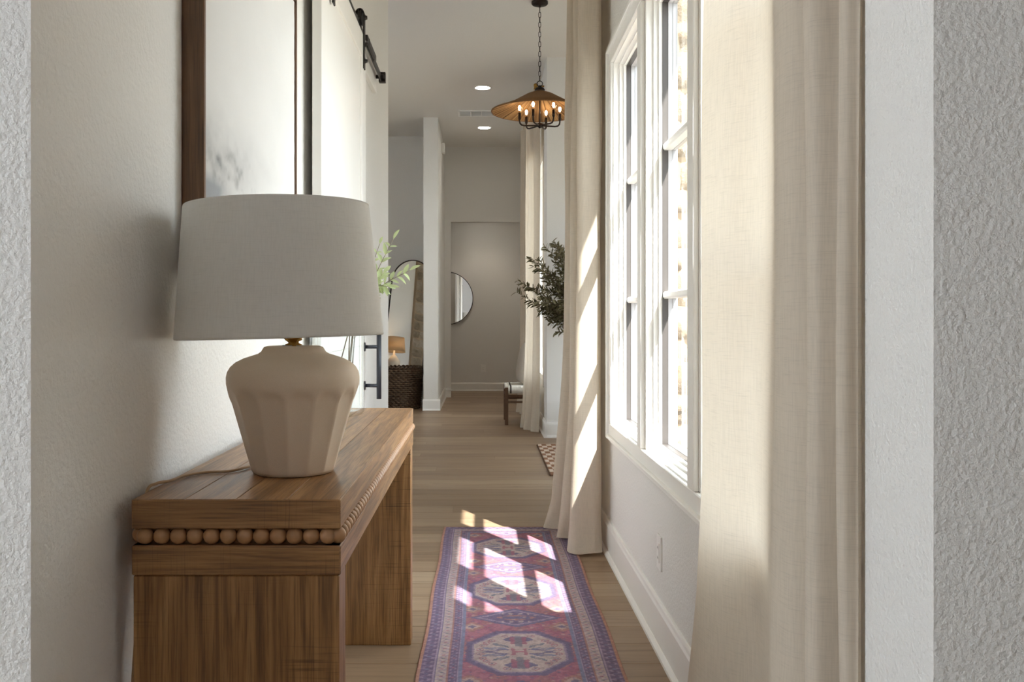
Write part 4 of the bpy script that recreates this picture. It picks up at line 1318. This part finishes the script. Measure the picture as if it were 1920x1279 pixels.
obj('dark_seat_stripe', bm2, M['seat_cord_dark'], st, True)

def pillow(label, c, w, h, t, rot):
    n = 26; bm = BM(); g = {}
    for s in (-1, 1):
        for j in range(n + 1):
            for i in range(n + 1):
                u, v = i / n * 2 - 1, j / n * 2 - 1
                th = (max(0, 1 - u ** 4) * max(0, 1 - v ** 4)) ** 0.5
                cr = 0.05 * math.sin(9 * u * v + 3 * u) * th
                pin = 1 - 0.06 * (u * u * v * v) + 0.0
                edge = i in (0, n) or j in (0, n)
                key = (i, j, 0 if edge else s)
                if key not in g:
                    sag = 1 + 0.07 * (1 - v * v) * abs(u) - 0.05 * (1 - abs(v))
                    g[key] = bm.verts.new((s * t / 2 * th * (1 + cr) if not edge else 0, u * w / 2 * pin * sag, v * h / 2 * pin))
        for j in range(n):
            for i in range(n):
                def k(a, b): return g[(a, b, 0 if (a in (0, n) or b in (0, n)) else s)]
                bm.faces.new((k(i, j), k(i + 1, j), k(i + 1, j + 1), k(i, j + 1)))
    o = obj('pillow', xf(bm, Matrix.Translation(c) @ rot), M['pillow'], None, True)
    return meta(o, label, 'pillow')
pillow('plump grey cotton pillow standing on the woven stool', (0.462, 9.99, SZ + 0.236), 0.46, 0.45, 0.17, Matrix.Rotation(math.radians(11), 4, 'Y'))

# ------------------------------------------------------------------ checked door mat
mx0, mx1, my0, my1 = 0.472, 0.80, 6.53, 8.14
nu, nv = 64, 200
U, Vv = np.meshgrid(np.linspace(0, mx1 - mx0, nu), np.linspace(0, my1 - my0, nv))
ci = np.floor(U / 0.041).astype(int); cj = np.floor(Vv / 0.115).astype(int)
chk = (ci + cj) % 2
cc = np.where(chk[..., None] == 1, lin((206, 186, 168)), lin((142, 104, 80)))
cc = cc * (0.75 + 0.5 * vnoise(U / U.max(), Vv / Vv.max(), 40, 60, 5, 2))[..., None]
dd = np.minimum(np.minimum(U, U.max() - U), np.minimum(Vv, Vv.max() - Vv))
cc[dd < 0.008] = lin((110, 86, 70))
Vt = np.zeros((nv, nu, 3)); Vt[..., 0] = mx0 + U - 0.02 * (Vv / Vv.max() - 0.5) * 0; Vt[..., 1] = my0 + Vv
Vt[..., 2] = 0.012 + 0.004 * np.abs(np.sin(U / 0.041 * PI)) * np.abs(np.sin(Vv / 0.115 * PI)); Vt[..., 2][dd < 0.002] = 0.001
dm = obj('door_mat', grid_mesh('door_mat', Vt, nu, nv, cc), M['mat'])
meta(dm, 'checked tan and brown woven mat on the entry floor', 'mat')

# ------------------------------------------------------------------ olive tree
TC = Vector((1.02, 8.20, 0))
tree = thing('olive_tree', 'potted olive tree with dark slender leaves in the entry', 'tree', TC)
obj('pot', lathe(BM(), [(0.0, 0.0), (0.13, 0.0), (0.14, 0.01), (0.19, 0.34), (0.20, 0.36), (0.185, 0.36), (0.18, 0.33), (0.0, 0.33)], TC, 36), M['pot'], tree, True)
obj('soil', lathe(BM(), [(0.0, 0.335), (0.181, 0.331)], TC, 24), M['soil'], tree)
trunk = spline([TC + Vector((0, 0, 0.3)), TC + Vector((0.02, 0.01, 0.6)), TC + Vector((-0.02, 0, 0.9)), TC + Vector((0.0, 0.0, 1.15))], 14)
obj('trunk', tube(BM(), trunk, [0.022 - 0.0008 * i for i in range(14)], 10), M['olive_bark'], tree, True)
OL = leaf_mesh('olive_leaf', 1.0, 0.24, M['leaf_olive'], 0.25)
ob = np.array([v.co for v in OL.vertices]); of = [tuple(p.vertices) for p in OL.polygons]
rt = random.Random(3)
tips = []
for px, py in ((969, 548), (972, 526), (995, 482), (1022, 462), (1036, 455), (1050, 466), (1000, 500), (996, 570), (1010, 585), (1030, 604), (1043, 622), (1014, 560), (1040, 540), (1046, 500), (1020, 520), (1050, 590), (1005, 540), (1034, 478), (985, 535), (1025, 575), (1052, 560), (1052, 520)):
    tips.append(at(px, py, rt.uniform(7.95, 8.35)))
    if px > 990: tips.append(at(px + rt.uniform(2, 22), py + rt.uniform(-14, 14), rt.uniform(7.9, 8.3)))
for k in range(26):
    a = rt.uniform(-1.9, 1.9); e = rt.uniform(-0.5, 1.0); r = rt.uniform(0.35, 0.52)
    tips.append(TC + Vector((math.cos(a) * r * math.cos(e), math.sin(a) * r * math.cos(e) * 0.55, 1.30 + 0.6 * math.sin(e))))
for tp in tips:
    t0 = trunk[rt.randint(8, 13)]
    midp = t0.lerp(tp, 0.5) + Vector((rt.uniform(-.03, .03), rt.uniform(-.03, .03), rt.uniform(0.0, 0.07)))
    pts = spline([t0, midp, tp], 18)
    br = obj('branch', tube(BM(), pts, [0.005 - 0.0002 * i for i in range(18)], 5), M['olive_bark'], tree, True)
    VV, FF = [], []
    nlf = 54
    for k in range(nlf):
        t = 0.42 + 0.58 * k / (nlf - 1)
        i = min(16, int(t * 17)); p = pts[i].lerp(pts[i + 1], t * 17 - i)
        d_ = (pts[i + 1] - pts[i]).normalized()
        rv = Vector((rt.gauss(0, 1), rt.gauss(0, 1), rt.gauss(0, 1))); lat = (rv - d_ * rv.dot(d_)).normalized()
        dr = (d_ * rt.uniform(0.3, 1.0) + lat).normalized()
        xx = dr.cross(Vector((rt.gauss(0, 1), rt.gauss(0, 1), rt.gauss(0, 1)))).normalized()
        m = Matrix((xx, dr, xx.cross(dr))).transposed() * (rt.uniform(0.042, 0.07))
        n0 = len(VV)
        VV += [tuple(m @ Vector(v) + p) for v in ob]; FF += [tuple(i + n0 for i in f) for f in of]
    me = bpy.data.meshes.new('foliage'); me.from_pydata(VV, [], FF); me.materials.append(M['leaf_olive'])
    fo = bpy.data.objects.new('foliage', me); link(fo, br); fo['kind'] = 'stuff'

# ------------------------------------------------------------------ left room, met in the arched mirror
col = struct('wall_stone_chimney', bx(-4.08, -4.03, 8.18, 8.86, 0, CE), M['mortar'])
z = 0.0
while z < 3.4:
    h = rs.choice([0.14, 0.17, 0.20])
    y = 8.18
    while y < 8.85:
        L_ = min(rs.choice([0.20, 0.26, 0.34]), 8.86 - y)
        if 8.86 - y - L_ < 0.08: L_ = 8.86 - y
        s_ = bpy.data.objects.new('stone', rs.choice(SM))
        s_.location = (-4.031, y + L_ / 2, z + h / 2); s_.rotation_euler = (0, 0, PI / 2)
        s_.scale = (L_ - 0.012, 1.0 + 0.3 * rs.random(), h - 0.014)
        link(s_, col); y += L_
    z += h
cb = thing('sideboard', 'white sideboard with dark top edge reflected low in the arched mirror', 'sideboard', (-3.85, 9.55, 0))
obj('body', bx(-4.075, -3.66, 8.98, 10.5, 0.08, 0.80, bev=0.003), M['door'], cb)
obj('top', bx(-4.078, -3.64, 8.96, 10.52, 0.80, 0.835, bev=0.003), M['dark_frame'], cb)
obj('plinth', bx(-4.07, -3.70, 9.0, 10.48, 0.0, 0.08), M['dark_frame'], cb)
for k in range(4):
    y = 9.0 + k * 0.372
    dr_ = obj('door', bx(-3.662, -3.645, y, y + 0.366, 0.10, 0.785, bev=0.003), M['door'], cb)
    hyv = y + (0.32 if k % 2 == 0 else 0.045)
    obj('handle', tube(BM(), [(-3.63, hyv, 0.42), (-3.63, hyv, 0.66)], 0.006, 8), M['black_metal'], dr_, True)
    for zz in (0.44, 0.64): obj('handle_post', tube(BM(), [(-3.648, hyv, zz), (-3.63, hyv, zz)], 0.004, 8), M['black_metal'], dr_)
tl = thing('sideboard_lamp', 'lit beige table lamp on the sideboard in the arched mirror', 'lamp', (-3.86, 9.45, 0.835))
tc = (-3.86, 9.45, 0.835)
obj('base', lathe(BM(), [(0.0, 0.0), (0.07, 0.0), (0.075, 0.02), (0.11, 0.10), (0.11, 0.16), (0.05, 0.24), (0.02, 0.27), (0.012, 0.36), (0.0, 0.36)], tc, 32), M['ceramic'], tl, True)
obj('shade', lathe(BM(), [(0.19, 0.32), (0.155, 0.57), (0.152, 0.57), (0.187, 0.32)], tc, 48, close=True), linen('beige_shade_linen', rgb(206, 186, 156), 0.45, 0.04), tl, True)
obj('bulb', ball(BM(), (tc[0], tc[1], tc[2] + 0.43), 0.032, 14, 10, 1.2), emit('warm_bulb', (1.0, 0.76, 0.48, 1), 60.0), tl, True)
